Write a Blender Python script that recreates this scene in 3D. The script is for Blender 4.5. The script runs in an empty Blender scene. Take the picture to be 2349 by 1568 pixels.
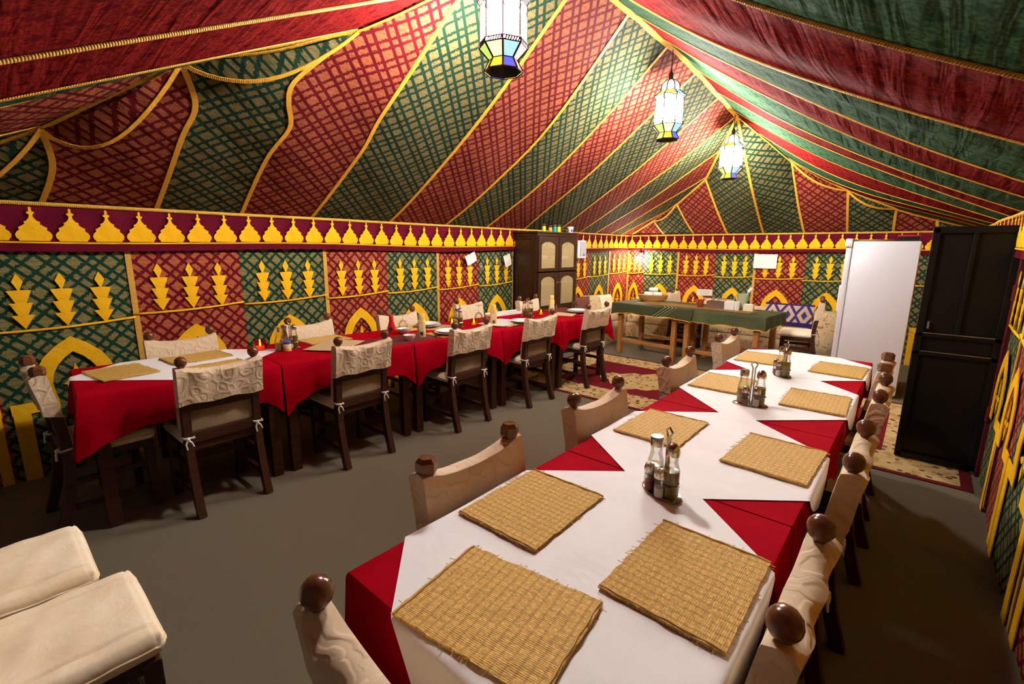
import bpy, bmesh, math, random
from mathutils import Vector, Matrix
random.seed(7)
PI = math.pi
scn = bpy.context.scene
COL = scn.collection

# ------------------------------------------------------------------ camera, world, exposure
IMG_W, IMG_H, FPX = 2349.0, 1568.0, 1073.0
CAM_H = 1.5
def _rot():
    vy = Vector((2125 - IMG_W/2, -(577 - IMG_H/2), -FPX)).normalized()
    vx = Vector((-85 - IMG_W/2, -(560 - IMG_H/2), -FPX)).normalized()
    X = -vx; X = (X - vy * X.dot(vy)).normalized()
    Z = X.cross(vy)
    return Matrix((X, vy, Z))
ROT = _rot()
cam_data = bpy.data.cameras.new('camera')
cam_data.sensor_width = 36.0
cam_data.lens = FPX / IMG_W * 36.0
cam_data.clip_start = 0.03
cam = bpy.data.objects.new('camera', cam_data)
COL.objects.link(cam)
cam.matrix_world = Matrix.Translation((0, 0, CAM_H)) @ ROT.to_4x4()
scn.camera = cam

world = bpy.data.worlds.new('world'); scn.world = world
world.use_nodes = True
world.node_tree.nodes['Background'].inputs[0].default_value = (1.0, 0.86, 0.70, 1)
world.node_tree.nodes['Background'].inputs[1].default_value = 0.08
scn.view_settings.view_transform = 'Standard'
scn.view_settings.look = 'None'
scn.view_settings.gamma = 1.0
scn.view_settings.use_curve_mapping = False
scn.view_settings.exposure = 0.10
LAMP = 550.0           # lantern glass radiance

def ray(px, py):
    return (ROT @ Vector((px - IMG_W/2, -(py - IMG_H/2), -FPX))).normalized()
def on_z(px, py, z):
    d = ray(px, py); t = (z - CAM_H) / d.z
    return Vector((d.x*t, d.y*t, z))

# ------------------------------------------------------------------ materials
MATS = {}
class NT:
    def __init__(s, name):
        s.m = bpy.data.materials.new(name); s.m.use_nodes = True
        s.t = s.m.node_tree; s.n = s.t.nodes; s.bsdf = s.n['Principled BSDF']; s.out = s.n['Material Output']
        MATS[name] = s.m
    def new(s, typ, **kw):
        n = s.n.new(typ)
        for k, v in kw.items(): setattr(n, k, v)
        return n
    def link(s, a, b): s.t.links.new(a, b)
    def put(s, sock, v):
        if hasattr(v, 'is_linked') or isinstance(v, bpy.types.NodeSocket): s.link(v, sock)
        else: sock.default_value = v
    def math(s, op, a, b=None, c=None):
        n = s.new('ShaderNodeMath', operation=op)
        s.put(n.inputs[0], a)
        if b is not None: s.put(n.inputs[1], b)
        if c is not None: s.put(n.inputs[2], c)
        return n.outputs[0]
    def uv(s): return s.new('ShaderNodeUVMap').outputs[0]
    def obj(s): return s.new('ShaderNodeTexCoord').outputs['Object']
    def noise(s, vec, scale, detail=3, rough=0.55, dist=0.0):
        n = s.new('ShaderNodeTexNoise'); s.link(vec, n.inputs['Vector'])
        n.inputs['Scale'].default_value = scale; n.inputs['Detail'].default_value = detail
        n.inputs['Roughness'].default_value = rough; n.inputs['Distortion'].default_value = dist
        return n.outputs['Fac']
    def ramp(s, fac, a, b, lo=0.0, hi=1.0):
        n = s.new('ShaderNodeMapRange'); n.interpolation_type = 'SMOOTHSTEP'
        s.put(n.inputs[0], fac); n.inputs[1].default_value = a; n.inputs[2].default_value = b
        n.inputs[3].default_value = lo; n.inputs[4].default_value = hi
        return n.outputs[0]
    def mix(s, fac, a, b):
        n = s.new('ShaderNodeMix', data_type='RGBA')
        s.put(n.inputs[0], fac)
        for i, v in ((6, a), (7, b)):
            if isinstance(v, (tuple, list)): n.inputs[i].default_value = (*v[:3], 1)
            else: s.link(v, n.inputs[i])
        return n.outputs[2]
    def bump(s, h, strength=0.3, dist=0.01, prev=None):
        n = s.new('ShaderNodeBump'); s.put(n.inputs['Height'], h)
        n.inputs['Strength'].default_value = strength; n.inputs['Distance'].default_value = dist
        if prev is not None: s.link(prev, n.inputs['Normal'])
        return n.outputs[0]
    def fin(s, color=None, rough=0.6, normal=None, spec=0.3, metal=0.0, sheen=0.0, trans=0.0, ior=1.45):
        b = s.bsdf
        if color is not None:
            if isinstance(color, (tuple, list)): b.inputs['Base Color'].default_value = (*color[:3], 1)
            else: s.link(color, b.inputs['Base Color'])
        s.put(b.inputs['Roughness'], rough)
        b.inputs['Specular IOR Level'].default_value = spec
        b.inputs['Metallic'].default_value = metal
        b.inputs['Sheen Weight'].default_value = sheen
        b.inputs['Transmission Weight'].default_value = trans
        b.inputs['IOR'].default_value = ior
        if normal is not None: s.link(normal, b.inputs['Normal'])
        return s.m

def brocade(name, ground, motif, p=0.185, amount=1.0, rough=0.8, spec=0.12, crease=0.0):
    s = NT(name); uv = s.uv()
    n1 = s.noise(uv, 80, 2); n2 = s.noise(uv, 160, 2)
    sep = s.new('ShaderNodeSeparateXYZ'); s.link(uv, sep.inputs[0])
    jit = s.math('MULTIPLY', s.math('SUBTRACT', n1, 0.5), 0.026)
    u = s.math('ADD', sep.outputs[0], jit); v = s.math('SUBTRACT', sep.outputs[1], jit)
    a = s.math('DIVIDE', s.math('ADD', u, v), p); b = s.math('DIVIDE', s.math('SUBTRACT', u, v), p)
    def g(t):
        f = s.math('PINGPONG', t, 0.5)
        gap = s.math('MULTIPLY', s.ramp(f, 0.205, 0.245), s.ramp(f, 0.360, 0.400, 1.0, 0.0))
        return s.math('SUBTRACT', 1.0, gap)
    mask = s.math('MULTIPLY', g(a), g(b))
    mott = s.ramp(n2, 0.30, 0.62, 0.45, 1.0)
    # finer flower lines inside the motif
    fl = s.math('PINGPONG', s.math('DIVIDE', v, p), 0.09)
    mott = s.math('MULTIPLY', mott, s.ramp(fl, 0.0, 0.045, 0.70, 1.0))
    fac = s.math('MULTIPLY', s.math('MULTIPLY', mask, mott), amount)
    colr = s.mix(fac, ground, motif)
    nb = s.bump(mask, 0.25, 0.004)
    if crease > 0:
        wav = s.noise(s.uvscale(uv, crease), 1.0, 3, 0.6)
        nb = s.bump(wav, 0.55, 0.05, nb)
    return s.fin(colr, rough, nb, spec)
def _uvscale(s, uv, k):
    m = s.new('ShaderNodeMapping'); s.link(uv, m.inputs[0]); m.inputs['Scale'].default_value = k if isinstance(k, tuple) else (k, k, k)
    return m.outputs[0]
NT.uvscale = _uvscale

def plain_cloth(name, c1, c2, scale=6.0, rough=0.75, wr=0.35, wscale=9.0, weave=0.0, sheen=0.1, dist=0.02):
    s = NT(name); o = s.obj()
    f = s.noise(o, scale, 4)
    sheen = 0.0
    nb = s.bump(s.noise(o, wscale, 4, 0.55, 0.6), wr, dist)
    if weave: nb = s.bump(s.noise(o, 420, 1), weave, 0.002, nb)
    return s.fin(s.mix(s.ramp(f, 0.3, 0.7), c1, c2), rough, nb, 0.03, sheen=sheen)

def wood(name, c1, c2, scale=(3, 3, 40), rough=0.42):
    s = NT(name); o = s.obj()
    m = s.uvscale(o, scale)
    f = s.noise(m, 6.0, 5, 0.6, 1.2)
    nb = s.bump(f, 0.12, 0.004)
    return s.fin(s.mix(s.ramp(f, 0.35, 0.65), c1, c2), rough, nb, 0.45)

def simple(name, c, rough=0.5, spec=0.4, metal=0.0, var=0.12, scale=20):
    s = NT(name); o = s.obj(); f = s.noise(o, scale, 3)
    d = tuple(x*(1-var) for x in c)
    return s.fin(s.mix(f, d, c), rough, None, spec, metal)

def glow(name, c, strength, base=(0.8, 0.8, 0.8)):
    s = NT(name)
    s.bsdf.inputs['Emission Color'].default_value = (*c, 1)
    s.bsdf.inputs['Emission Strength'].default_value = strength
    n = s.noise(s.obj(), 30, 2)
    return s.fin(s.mix(n, base, tuple(min(1, x*1.05) for x in base)), 0.3)

def glass(name, c, rough=0.02):
    # thin-walled clear glass: transparent with a Fresnel-like gloss
    s = NT(name)
    tr = s.new('ShaderNodeBsdfTransparent'); tr.inputs[0].default_value = (*c, 1)
    gl = s.new('ShaderNodeBsdfGlossy'); gl.inputs['Roughness'].default_value = rough
    lw = s.new('ShaderNodeLayerWeight'); lw.inputs[0].default_value = 0.35
    mx = s.new('ShaderNodeMixShader')
    s.link(s.math('MULTIPLY_ADD', lw.outputs['Fresnel'], 0.6, 0.03), mx.inputs[0])
    s.link(tr.outputs[0], mx.inputs[1]); s.link(gl.outputs[0], mx.inputs[2])
    s.link(mx.outputs[0], s.out.inputs[0])
    return s.m

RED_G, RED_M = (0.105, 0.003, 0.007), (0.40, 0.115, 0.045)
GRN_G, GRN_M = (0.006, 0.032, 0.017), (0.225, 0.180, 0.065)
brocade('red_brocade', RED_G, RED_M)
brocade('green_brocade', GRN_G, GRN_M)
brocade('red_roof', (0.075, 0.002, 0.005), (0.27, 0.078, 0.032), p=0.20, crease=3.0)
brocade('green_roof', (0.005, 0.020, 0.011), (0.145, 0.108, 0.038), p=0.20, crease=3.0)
def satin(name, c1, c2):
    s = NT(name); uv = s.uv()
    sep = s.new('ShaderNodeSeparateXYZ'); s.link(uv, sep.inputs[0])
    p = 0.165
    a = s.math('DIVIDE', s.math('ADD', sep.outputs[0], sep.outputs[1]), p)
    b = s.math('DIVIDE', s.math('SUBTRACT', sep.outputs[0], sep.outputs[1]), p)
    fa = s.math('PINGPONG', a, 0.5); fb = s.math('PINGPONG', b, 0.5)
    mk = s.math('MULTIPLY', s.ramp(fa, 0.27, 0.36), s.ramp(fb, 0.27, 0.36))
    n = s.noise(uv, 60, 3)
    col = s.mix(s.math('MULTIPLY', s.ramp(n, 0.3, 0.7), s.math('SUBTRACT', 1.0, mk)), c1, c2)
    w = s.noise(s.uvscale(uv, (1.3, 11.0, 1.0)), 1.0, 3, 0.5, 0.5)
    nb = s.bump(w, 0.40, 0.045)
    return s.fin(col, 0.9, nb, 0.02)
satin('red_satin', (0.085, 0.003, 0.005), (0.205, 0.014, 0.011))
satin('green_satin', (0.015, 0.045, 0.023), (0.055, 0.112, 0.055))
plain_cloth('maroon_band', (0.085, 0.004, 0.013), (0.115, 0.006, 0.017), wr=0.3)
plain_cloth('gold_cloth', (0.74, 0.38, 0.008), (0.84, 0.47, 0.02), wr=0.45, wscale=14, rough=0.5)
def twist(name, c1, c2):
    s = NT(name); uv = s.uv()
    sep = s.new('ShaderNodeSeparateXYZ'); s.link(uv, sep.inputs[0])
    t = s.math('PINGPONG', s.math('ADD', s.math('MULTIPLY', sep.outputs[0], 110.0), sep.outputs[1]), 0.5)
    f = s.ramp(t, 0.05, 0.35)
    return s.fin(s.mix(f, c1, c2), 0.5, s.bump(f, 0.5, 0.003), 0.3)
twist('gold_rope', (0.30, 0.12, 0.015), (0.72, 0.42, 0.06))
twist('gold_tape', (0.50, 0.22, 0.015), (0.66, 0.33, 0.03))
s = NT('carpet'); o = s.obj()
f1 = s.noise(o, 380, 2); f2 = s.noise(o, 1.3, 3)
s.fin(s.mix(f1, s.mix(f2, (0.102, 0.090, 0.062), (0.135, 0.120, 0.084)), (0.21, 0.188, 0.132)), 0.9, s.bump(f1, 0.5, 0.004), 0.12)
plain_cloth('red_cloth', (0.31, 0.0, 0.007), (0.38, 0.001, 0.011), wr=0.22, wscale=7, rough=0.85)
plain_cloth('white_cloth', (0.85, 0.84, 0.835), (0.90, 0.89, 0.885), wr=0.22, wscale=6, rough=0.65)
def damask(name, c1, c2, emboss=1.0):
    s = NT(name); o = s.obj()
    dn = s.new('ShaderNodeTexNoise'); s.link(o, dn.inputs['Vector']); dn.inputs['Scale'].default_value = 9.0; dn.inputs['Detail'].default_value = 1.5
    vm = s.new('ShaderNodeVectorMath', operation='MULTIPLY_ADD'); s.link(dn.outputs['Color'], vm.inputs[0]); vm.inputs[1].default_value = (0.12, 0.12, 0.12); s.link(o, vm.inputs[2])
    vo = s.new('ShaderNodeTexVoronoi'); s.link(vm.outputs[0], vo.inputs['Vector']); vo.inputs['Scale'].default_value = 13.0
    ring = s.math('SINE', s.math('MULTIPLY', vo.outputs['Distance'], 15.0))
    nb = s.bump(s.ramp(ring, -0.6, 0.8), 0.38*emboss, 0.006)
    nb = s.bump(s.noise(o, 12, 4), 0.3, 0.012, nb)
    return s.fin(s.mix(s.noise(o, 5, 4), c1, c2), 0.75, nb, 0.15)
damask('cream_damask', (0.60, 0.45, 0.29), (0.75, 0.60, 0.42))
plain_cloth('cream_quilt', (0.84, 0.69, 0.47), (0.93, 0.82, 0.62), scale=7, wr=0.25, wscale=10, rough=0.8)
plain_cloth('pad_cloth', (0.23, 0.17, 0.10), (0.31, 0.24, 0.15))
simple('tie_white', (0.82, 0.75, 0.66), 0.8)
wood('dark_wood', (0.020, 0.006, 0.003), (0.075, 0.023, 0.009))
wood('cabinet_wood', (0.014, 0.005, 0.0025), (0.050, 0.019, 0.008), (4, 4, 26), 0.38)
wood('honey_wood', (0.36, 0.15, 0.035), (0.52, 0.25, 0.07), (3, 3, 30), 0.5)
s = NT('finial_wood'); o = s.obj()
s.fin(s.mix(s.noise(s.uvscale(o, (20, 20, 60)), 2.0, 4), (0.06, 0.018, 0.008), (0.19, 0.065, 0.026)), 0.22, None, 0.55)
def straw():
    s = NT('straw'); uv = s.uv()
    sep = s.new('ShaderNodeSeparateXYZ'); s.link(uv, sep.inputs[0])
    # uv in metres; strands run along u, warp threads every 22 mm
    n = s.noise(s.uvscale(uv, (90, 520, 1)), 1.0, 3)
    n2 = s.noise(uv, 26, 3); n3 = s.noise(s.uvscale(uv, (110, 190, 1)), 1.0, 2)
    strand = s.math('PINGPONG', s.math('MULTIPLY', sep.outputs[1], 230.0), 0.5)
    warp = s.math('PINGPONG', s.math('MULTIPLY', s.math('ADD', sep.outputs[0], s.math('MULTIPLY', s.noise(s.uvscale(uv, (20, 60, 1)), 1.0, 2), 0.006)), 46.0), 0.5)
    wl = s.ramp(warp, 0.02, 0.22, 0.62, 1.0)
    base = s.mix(s.ramp(n, 0.3, 0.7), (0.50, 0.275, 0.055), (0.84, 0.54, 0.14))
    base = s.mix(s.ramp(n3, 0.45, 0.75), base, (0.90, 0.63, 0.21))
    base = s.mix(s.ramp(n2, 0.5, 0.8, 0, 0.45), base, (0.45, 0.25, 0.055))
    wl2 = s.ramp(s.math('PINGPONG', s.math('MULTIPLY', sep.outputs[1], 55.0), 0.5), 0.05, 0.35, 0.80, 1.0)
    col = s.mix(s.math('MULTIPLY', wl, wl2), (0.22, 0.11, 0.025), base)
    h = s.math('ADD', s.math('MULTIPLY', s.ramp(strand, 0.0, 0.3), 0.6), wl)
    h = s.math('ADD', h, n)
    return s.fin(col, 0.62, s.bump(h, 0.6, 0.003), 0.25)
straw()
simple('straw_plain', (0.60, 0.36, 0.09), 0.6)
simple('black_metal', (0.006, 0.0055, 0.005), 0.36, 0.35)
simple('maroon_paint', (0.09, 0.006, 0.014), 0.35, 0.5)
simple('lantern_iron', (0.012, 0.010, 0.010), 0.4, 0.5)
simple('chrome', (0.78, 0.76, 0.74), 0.16, 0.5, 1.0)
simple('fridge_white', (0.74, 0.74, 0.80), 0.22, 0.5, var=0.03)
simple('grey_plastic', (0.42, 0.40, 0.42), 0.5)
glass('clear_glass', (0.97, 0.98, 0.97))
glass('tinted_glass', (0.84, 0.80, 0.70), 0.08)
def frosted(name, c, fac):
    s = NT(name)
    tr = s.new('ShaderNodeBsdfTransparent'); df = s.new('ShaderNodeBsdfDiffuse')
    s.link(s.mix(s.noise(s.obj(), 55, 3), c, tuple(x*0.75 for x in c)), df.inputs[0])
    mx = s.new('ShaderNodeMixShader'); mx.inputs[0].default_value = fac
    s.link(tr.outputs[0], mx.inputs[1]); s.link(df.outputs[0], mx.inputs[2]); s.link(mx.outputs[0], s.out.inputs[0])
frosted('frosted_pane', (0.62, 0.46, 0.22), 0.42)
glass('red_glass', (0.95, 0.30, 0.12))
glass('amber_glass', (0.95, 0.65, 0.15))
simple('olive_oil', (0.20, 0.155, 0.006), 0.15, 0.5)
simple('pale_oil', (0.42, 0.33, 0.08), 0.15, 0.5)
simple('salt', (0.85, 0.83, 0.78), 0.8)
simple('ketchup', (0.60, 0.012, 0.012), 0.28)
simple('mayo', (0.80, 0.62, 0.22), 0.35)
simple('label_blue', (0.02, 0.03, 0.10), 0.4)
simple('label_cream', (0.86, 0.78, 0.55), 0.5)
simple('porcelain', (0.86, 0.84, 0.80), 0.15, 0.5, var=0.03)
simple('food_orange', (0.75, 0.30, 0.05), 0.4)
simple('paper', (0.82, 0.77, 0.66), 0.8)
simple('white_plastic', (0.80, 0.78, 0.76), 0.35, var=0.04)
simple('yellow_cap', (0.80, 0.65, 0.02), 0.4)
simple('teal_cap', (0.01, 0.36, 0.22), 0.4)
simple('blue_cap', (0.03, 0.10, 0.45), 0.4)
simple('red_cap', (0.55, 0.01, 0.015), 0.35)
simple('ink', (0.10, 0.09, 0.10), 0.8)
simple('wicker', (0.52, 0.28, 0.07), 0.6, scale=90, var=0.5)
simple('candle_wax', (0.85, 0.75, 0.45), 0.5)
simple('steel', (0.55, 0.54, 0.52), 0.3, 0.5, 1.0)
simple('brown_jar', (0.22, 0.05, 0.025), 0.3)
simple('green_plastic', (0.45, 0.52, 0.33), 0.4)
simple('cabinet_inside', (0.80, 0.60, 0.30), 0.7)
simple('cloth_napkins', (0.75, 0.62, 0.38), 0.8)
glow('lamp_white', (1.0, 0.955, 0.89), LAMP)
glow('lamp_yellow', (1.0, 0.62, 0.03), 1.3, (0.6, 0.4, 0.02))
glow('lamp_pale_yellow', (1.0, 0.78, 0.30), 2.2, (0.6, 0.5, 0.1))
glow('lamp_blue', (0.30, 0.52, 1.0), 1.6, (0.1, 0.2, 0.6))
glow('lamp_deep_blue', (0.10, 0.16, 0.85), 0.9, (0.05, 0.08, 0.5))
glow('lamp_pink', (1.0, 0.50, 0.42), 1.8, (0.6, 0.2, 0.2))
glow('lamp_green', (0.45, 0.85, 0.12), 1.3, (0.2, 0.4, 0.1))
glow('lamp_cream', (1.0, 0.88, 0.66), 3.5)
glow('bulb', (1.0, 0.86, 0.72), 900.0)
glow('flame', (1.0, 0.55, 0.14), 30.0)
glow('glow_orange', (1.0, 0.40, 0.08), 0.55, (0.7, 0.25, 0.05))
def rug_mat(name, field, border):
    # Persian-style rug; Object coordinates: x -0.5..0.5 * size handled by UV (0..1)
    s = NT(name); uv = s.uv()
    sep = s.new('ShaderNodeSeparateXYZ'); s.link(uv, sep.inputs[0])
    vor = s.new('ShaderNodeTexVoronoi'); s.link(s.uvscale(uv, (60, 32, 1)), vor.inputs['Vector']); vor.inputs['Scale'].default_value = 1.0
    spots = s.ramp(vor.outputs['Distance'], 0.22, 0.34)
    n = s.noise(s.uvscale(uv, (50, 26, 1)), 1.0, 3)
    cream = s.mix(s.ramp(n, 0.42, 0.5), (0.46, 0.30, 0.12), (0.60, 0.44, 0.20))
    pat = s.mix(spots, (0.10, 0.05, 0.03), cream)
    du = s.math('SUBTRACT', 0.5, s.math('ABSOLUTE', s.math('SUBTRACT', sep.outputs[0], 0.5)))
    dv = s.math('SUBTRACT', 0.5, s.math('ABSOLUTE', s.math('SUBTRACT', sep.outputs[1], 0.5)))
    ed = s.math('MINIMUM', s.math('MULTIPLY', du, 3.5), s.math('MULTIPLY', dv, 2.0))
    inner = s.math('GREATER_THAN', ed, 0.42); outer = s.math('LESS_THAN', ed, 0.05)
    # centre medallion: jagged lozenge
    ax = s.math('MULTIPLY', s.math('ABSOLUTE', s.math('SUBTRACT', sep.outputs[0], 0.325)), 6.4)
    ay = s.math('MULTIPLY', s.math('ABSOLUTE', s.math('SUBTRACT', sep.outputs[1], 0.47)), 4.4)
    jag = s.math('MULTIPLY', s.math('PINGPONG', s.math('MULTIPLY', ax, 3.0), 0.5), 0.35)
    med = s.math('LESS_THAN', s.math('ADD', s.math('ADD', ax, ay), jag), 1.0)
    fieldc = s.mix(n, field, tuple(x*0.75 for x in field))
    c = s.mix(inner, pat, fieldc)
    c = s.mix(med, c, pat)
    c = s.mix(outer, c, border)
    return s.fin(c, 0.92, s.bump(s.noise(uv, 600, 2), 0.4, 0.004), 0.1)
rug_mat('rug', (0.19, 0.012, 0.022), (0.12, 0.01, 0.015))
s = NT('floral'); o = s.obj()
v1 = s.noise(o, 9, 3, 0.5, 1.5); v2 = s.noise(o, 14, 3, 0.5, 2.0)
c = s.mix(s.ramp(v1, 0.56, 0.68), (0.60, 0.44, 0.25), (0.40, 0.13, 0.08))
c = s.mix(s.ramp(v2, 0.58, 0.66), c, (0.22, 0.24, 0.10))
s.fin(c, 0.85, s.bump(s.noise(o, 20, 3), 0.3, 0.01), 0.15)
s = NT('purple_pattern'); uv = s.uv()
sep = s.new('ShaderNodeSeparateXYZ'); s.link(uv, sep.inputs[0])
a = s.math('PINGPONG', s.math('MULTIPLY', sep.outputs[0], 3.0), 0.5); b = s.math('PINGPONG', s.math('MULTIPLY', sep.outputs[1], 1.0), 0.5)
d = s.math('PINGPONG', s.math('MULTIPLY', s.math('ADD', a, b), 2.2), 0.5)
inb = s.math('LESS_THAN', s.math('ABSOLUTE', s.math('SUBTRACT', sep.outputs[1], 0.55)), 0.36)
c = s.mix(inb, (0.035, 0.02, 0.11), s.mix(s.math('GREATER_THAN', d, 0.22), (0.045, 0.03, 0.14), (0.50, 0.36, 0.27)))
s.fin(c, 0.85, None, 0.15)
s = NT('green_stripe'); uv = s.uv()
sep = s.new('ShaderNodeSeparateXYZ'); s.link(uv, sep.inputs[0])
x0 = sep.outputs[0]; y0 = sep.outputs[1]
t = s.math('ADD', x0, s.math('MULTIPLY', y0, 1.4))
inz = s.math('MULTIPLY', s.math('GREATER_THAN', t, 0.80), s.math('LESS_THAN', t, 1.0))
st = s.math('LESS_THAN', s.math('PINGPONG', s.math('MULTIPLY', t, 19.0), 0.5), 0.2)
tuft = s.new('ShaderNodeTexVoronoi'); s.link(s.uvscale(uv, (16, 9, 1)), tuft.inputs['Vector'])
g = s.mix(s.ramp(tuft.outputs['Distance'], 0.10, 0.2), (0.17, 0.17, 0.08), (0.060, 0.068, 0.030))
g = s.mix(s.math('MULTIPLY', inz, st), g, (0.27, 0.24, 0.13))
g = s.mix(s.math('MULTIPLY', inz, s.math('SUBTRACT', 1.0, st)), g, (0.02, 0.045, 0.02))
s.fin(g, 0.8, None, 0.2)
plain_cloth('green_cloth', (0.070, 0.086, 0.042), (0.105, 0.122, 0.064), wr=0.3)
simple('runner_brown', (0.30, 0.16, 0.045), 0.55)
simple('brown_cushion', (0.16, 0.05, 0.03), 0.8)
simple('lace', (0.62, 0.46, 0.24), 0.8, scale=120, var=0.4)
simple('dark_mat', (0.15, 0.02, 0.025), 0.7, scale=60, var=0.6)

# ------------------------------------------------------------------ mesh building
class MB:
    def __init__(s): s.v = []; s.f = []; s.uv = {}
    def add(s, verts, faces, M=None):
        o = len(s.v)
        for p in verts: s.v.append(tuple(M @ Vector(p)) if M is not None else tuple(p))
        for f in faces: s.f.append(tuple(o + i for i in f))
        return o
    def box(s, c, d, M=None, bev=0.0):
        hx, hy, hz = d[0]/2, d[1]/2, d[2]/2
        b = min(bev, hx*0.9, hy*0.9, hz*0.9)
        if b <= 0:
            vs = [(c[0]+sx*hx, c[1]+sy*hy, c[2]+sz*hz) for sx in (-1, 1) for sy in (-1, 1) for sz in (-1, 1)]
            fs = [(0,1,3,2),(4,6,7,5),(0,4,5,1),(2,3,7,6),(0,2,6,4),(1,5,7,3)]
            s.add(vs, fs, M); return
        bm = bmesh.new(); bmesh.ops.create_cube(bm, size=1.0)
        for v in bm.verts: v.co = Vector((c[0]+v.co.x*d[0], c[1]+v.co.y*d[1], c[2]+v.co.z*d[2]))
        bmesh.ops.bevel(bm, geom=bm.edges[:], offset=b, segments=2, affect='EDGES', profile=0.6)
        bm.verts.index_update()
        s.add([v.co[:] for v in bm.verts], [[v.index for v in f.verts] for f in bm.faces], M); bm.free()
    def tube(s, pts, r, n=8, cap=True, M=None, sq=None):
        pts = [Vector(p) for p in pts]; rs = r if isinstance(r, (list, tuple)) else [r]*len(pts)
        o = len(s.v); up = Vector((0, 0, 1)); prev = None
        for i, p in enumerate(pts):
            t = (pts[min(i+1, len(pts)-1)] - pts[max(i-1, 0)])
            if t.length < 1e-9: t = Vector((0, 0, 1))
            t.normalize()
            if prev is None: a = t.cross(up if abs(t.z) < 0.9 else Vector((1, 0, 0))).normalized()
            else: a = (prev - t*prev.dot(t)).normalized()
            prev = a; b = t.cross(a)
            for k in range(n):
                th = 2*PI*k/n
                q = p + a*(math.cos(th)*rs[i]) + b*(math.sin(th)*rs[i])
                s.v.append(tuple(M @ q) if M is not None else tuple(q))
        for i in range(len(pts)-1):
            for k in range(n):
                k2 = (k+1) % n
                s.f.append((o+i*n+k, o+i*n+k2, o+(i+1)*n+k2, o+(i+1)*n+k))
        if cap:
            s.f.append(tuple(o+k for k in reversed(range(n)))); m = o+(len(pts)-1)*n
            s.f.append(tuple(m+k for k in range(n)))
    def lathe(s, prof, n=16, c=(0, 0, 0), cap=True, M=None, off=0.0):
        o = len(s.v)
        for r, z in prof:
            for k in range(n):
                th = 2*PI*(k+off)/n
                p = Vector((c[0]+r*math.cos(th), c[1]+r*math.sin(th), c[2]+z))
                s.v.append(tuple(M @ p) if M is not None else tuple(p))
        for i in range(len(prof)-1):
            for k in range(n):
                k2 = (k+1) % n
                s.f.append((o+i*n+k, o+i*n+k2, o+(i+1)*n+k2, o+(i+1)*n+k))
        if cap:
            s.f.append(tuple(o+k for k in reversed(range(n)))); m = o+(len(prof)-1)*n
            s.f.append(tuple(m+k for k in range(n)))
    def sphere(s, c, r, n=14, m=8, sz=1.0, M=None):
        prof = [(max(1e-4, r*math.sin(PI*i/m)), -r*sz*math.cos(PI*i/m)) for i in range(m+1)]
        s.lathe(prof, n, c, True, M)
    def sweep(s, pts, w, d, M=None):
        # rectangular bar swept along (y,z) points, w in x, d in the profile plane
        o = len(s.v)
        for i, (x, y, z) in enumerate(pts):
            a = Vector(pts[min(i+1, len(pts)-1)]) - Vector(pts[max(i-1, 0)])
            t = Vector((a.y, a.z)).normalized(); nrm = Vector((t.y, -t.x))
            for sx, sd in ((-1, -1), (1, -1), (1, 1), (-1, 1)):
                p = Vector((x+sx*w/2, y+nrm.x*sd*d/2, z+nrm.y*sd*d/2))
                s.v.append(tuple(M @ p) if M is not None else tuple(p))
        for i in range(len(pts)-1):
            for k in range(4):
                k2 = (k+1) % 4
                s.f.append((o+i*4+k, o+i*4+k2, o+(i+1)*4+k2, o+(i+1)*4+k))
        s.f.append((o+3, o+2, o+1, o)); m = o+(len(pts)-1)*4; s.f.append((m, m+1, m+2, m+3))
    def poly(s, pts2, M, th=0.003):
        # polygon in local xy, extruded +z by th, placed by M
        n = len(pts2); o = len(s.v)
        for z in (0, th):
            for p in pts2: s.v.append(tuple(M @ Vector((p[0], p[1], z))))
        s.f.append(tuple(o+n+i for i in range(n)))
        for i in range(n):
            j = (i+1) % n; s.f.append((o+i, o+j, o+n+j, o+n+i))
    def grid(s, rows, uvf=None):
        # rows: list of equal-length lists of points
        o = len(s.v); w = len(rows[0])
        for r in rows:
            for p in r: s.v.append(tuple(p))
        for i in range(len(rows)-1):
            for j in range(w-1):
                s.f.append((o+i*w+j, o+i*w+j+1, o+(i+1)*w+j+1, o+(i+1)*w+j))
        return o
    def mesh(s, name, smooth=None, uv=None):
        me = bpy.data.meshes.new(name); me.from_pydata(s.v, [], s.f); me.validate(); me.update()
        if uv is not None:
            lay = me.uv_layers.new(name='UVMap')
            for l in me.loops: lay.data[l.index].uv = uv[l.vertex_index]
        if smooth is not None:
            for p in me.polygons: p.use_smooth = True
            if smooth < 3.1:
                me.set_sharp_from_angle(angle=smooth)
        return me
    def build(s, name, mat, parent=None, smooth=None, uv=None):
        return link(name, s.mesh(name, smooth, uv), mat, parent)
def link(name, me, mat, parent=None):
    o = bpy.data.objects.new(name, me); COL.objects.link(o)
    if mat is not None and me is not None and not me.materials: me.materials.append(MATS[mat])
    if parent is not None: o.parent = parent
    return o
def empty(name, loc=(0, 0, 0), rz=0.0):
    o = bpy.data.objects.new(name, None); COL.objects.link(o); o.location = loc; o.rotation_euler = (0, 0, rz)
    o.empty_display_size = 0.1
    return o
def tag(o, label=None, cat=None, group=None, kind=None):
    if label: o['label'] = label
    if cat: o['category'] = cat
    if group: o['group'] = group
    if kind: o['kind'] = kind
    return o
def dup(root, loc=None, rz=None, label=None, group=None):
    kids = list(root.children)
    r = root.copy(); COL.objects.link(r)
    if loc is not None: r.location = loc
    if rz is not None: r.rotation_euler = (0, 0, rz)
    if label: r['label'] = label
    if group: r['group'] = group
    for ch in kids:
        c = ch.copy(); COL.objects.link(c); c.parent = r
        for g in list(ch.children):
            d = g.copy(); COL.objects.link(d); d.parent = c
    return r
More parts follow.
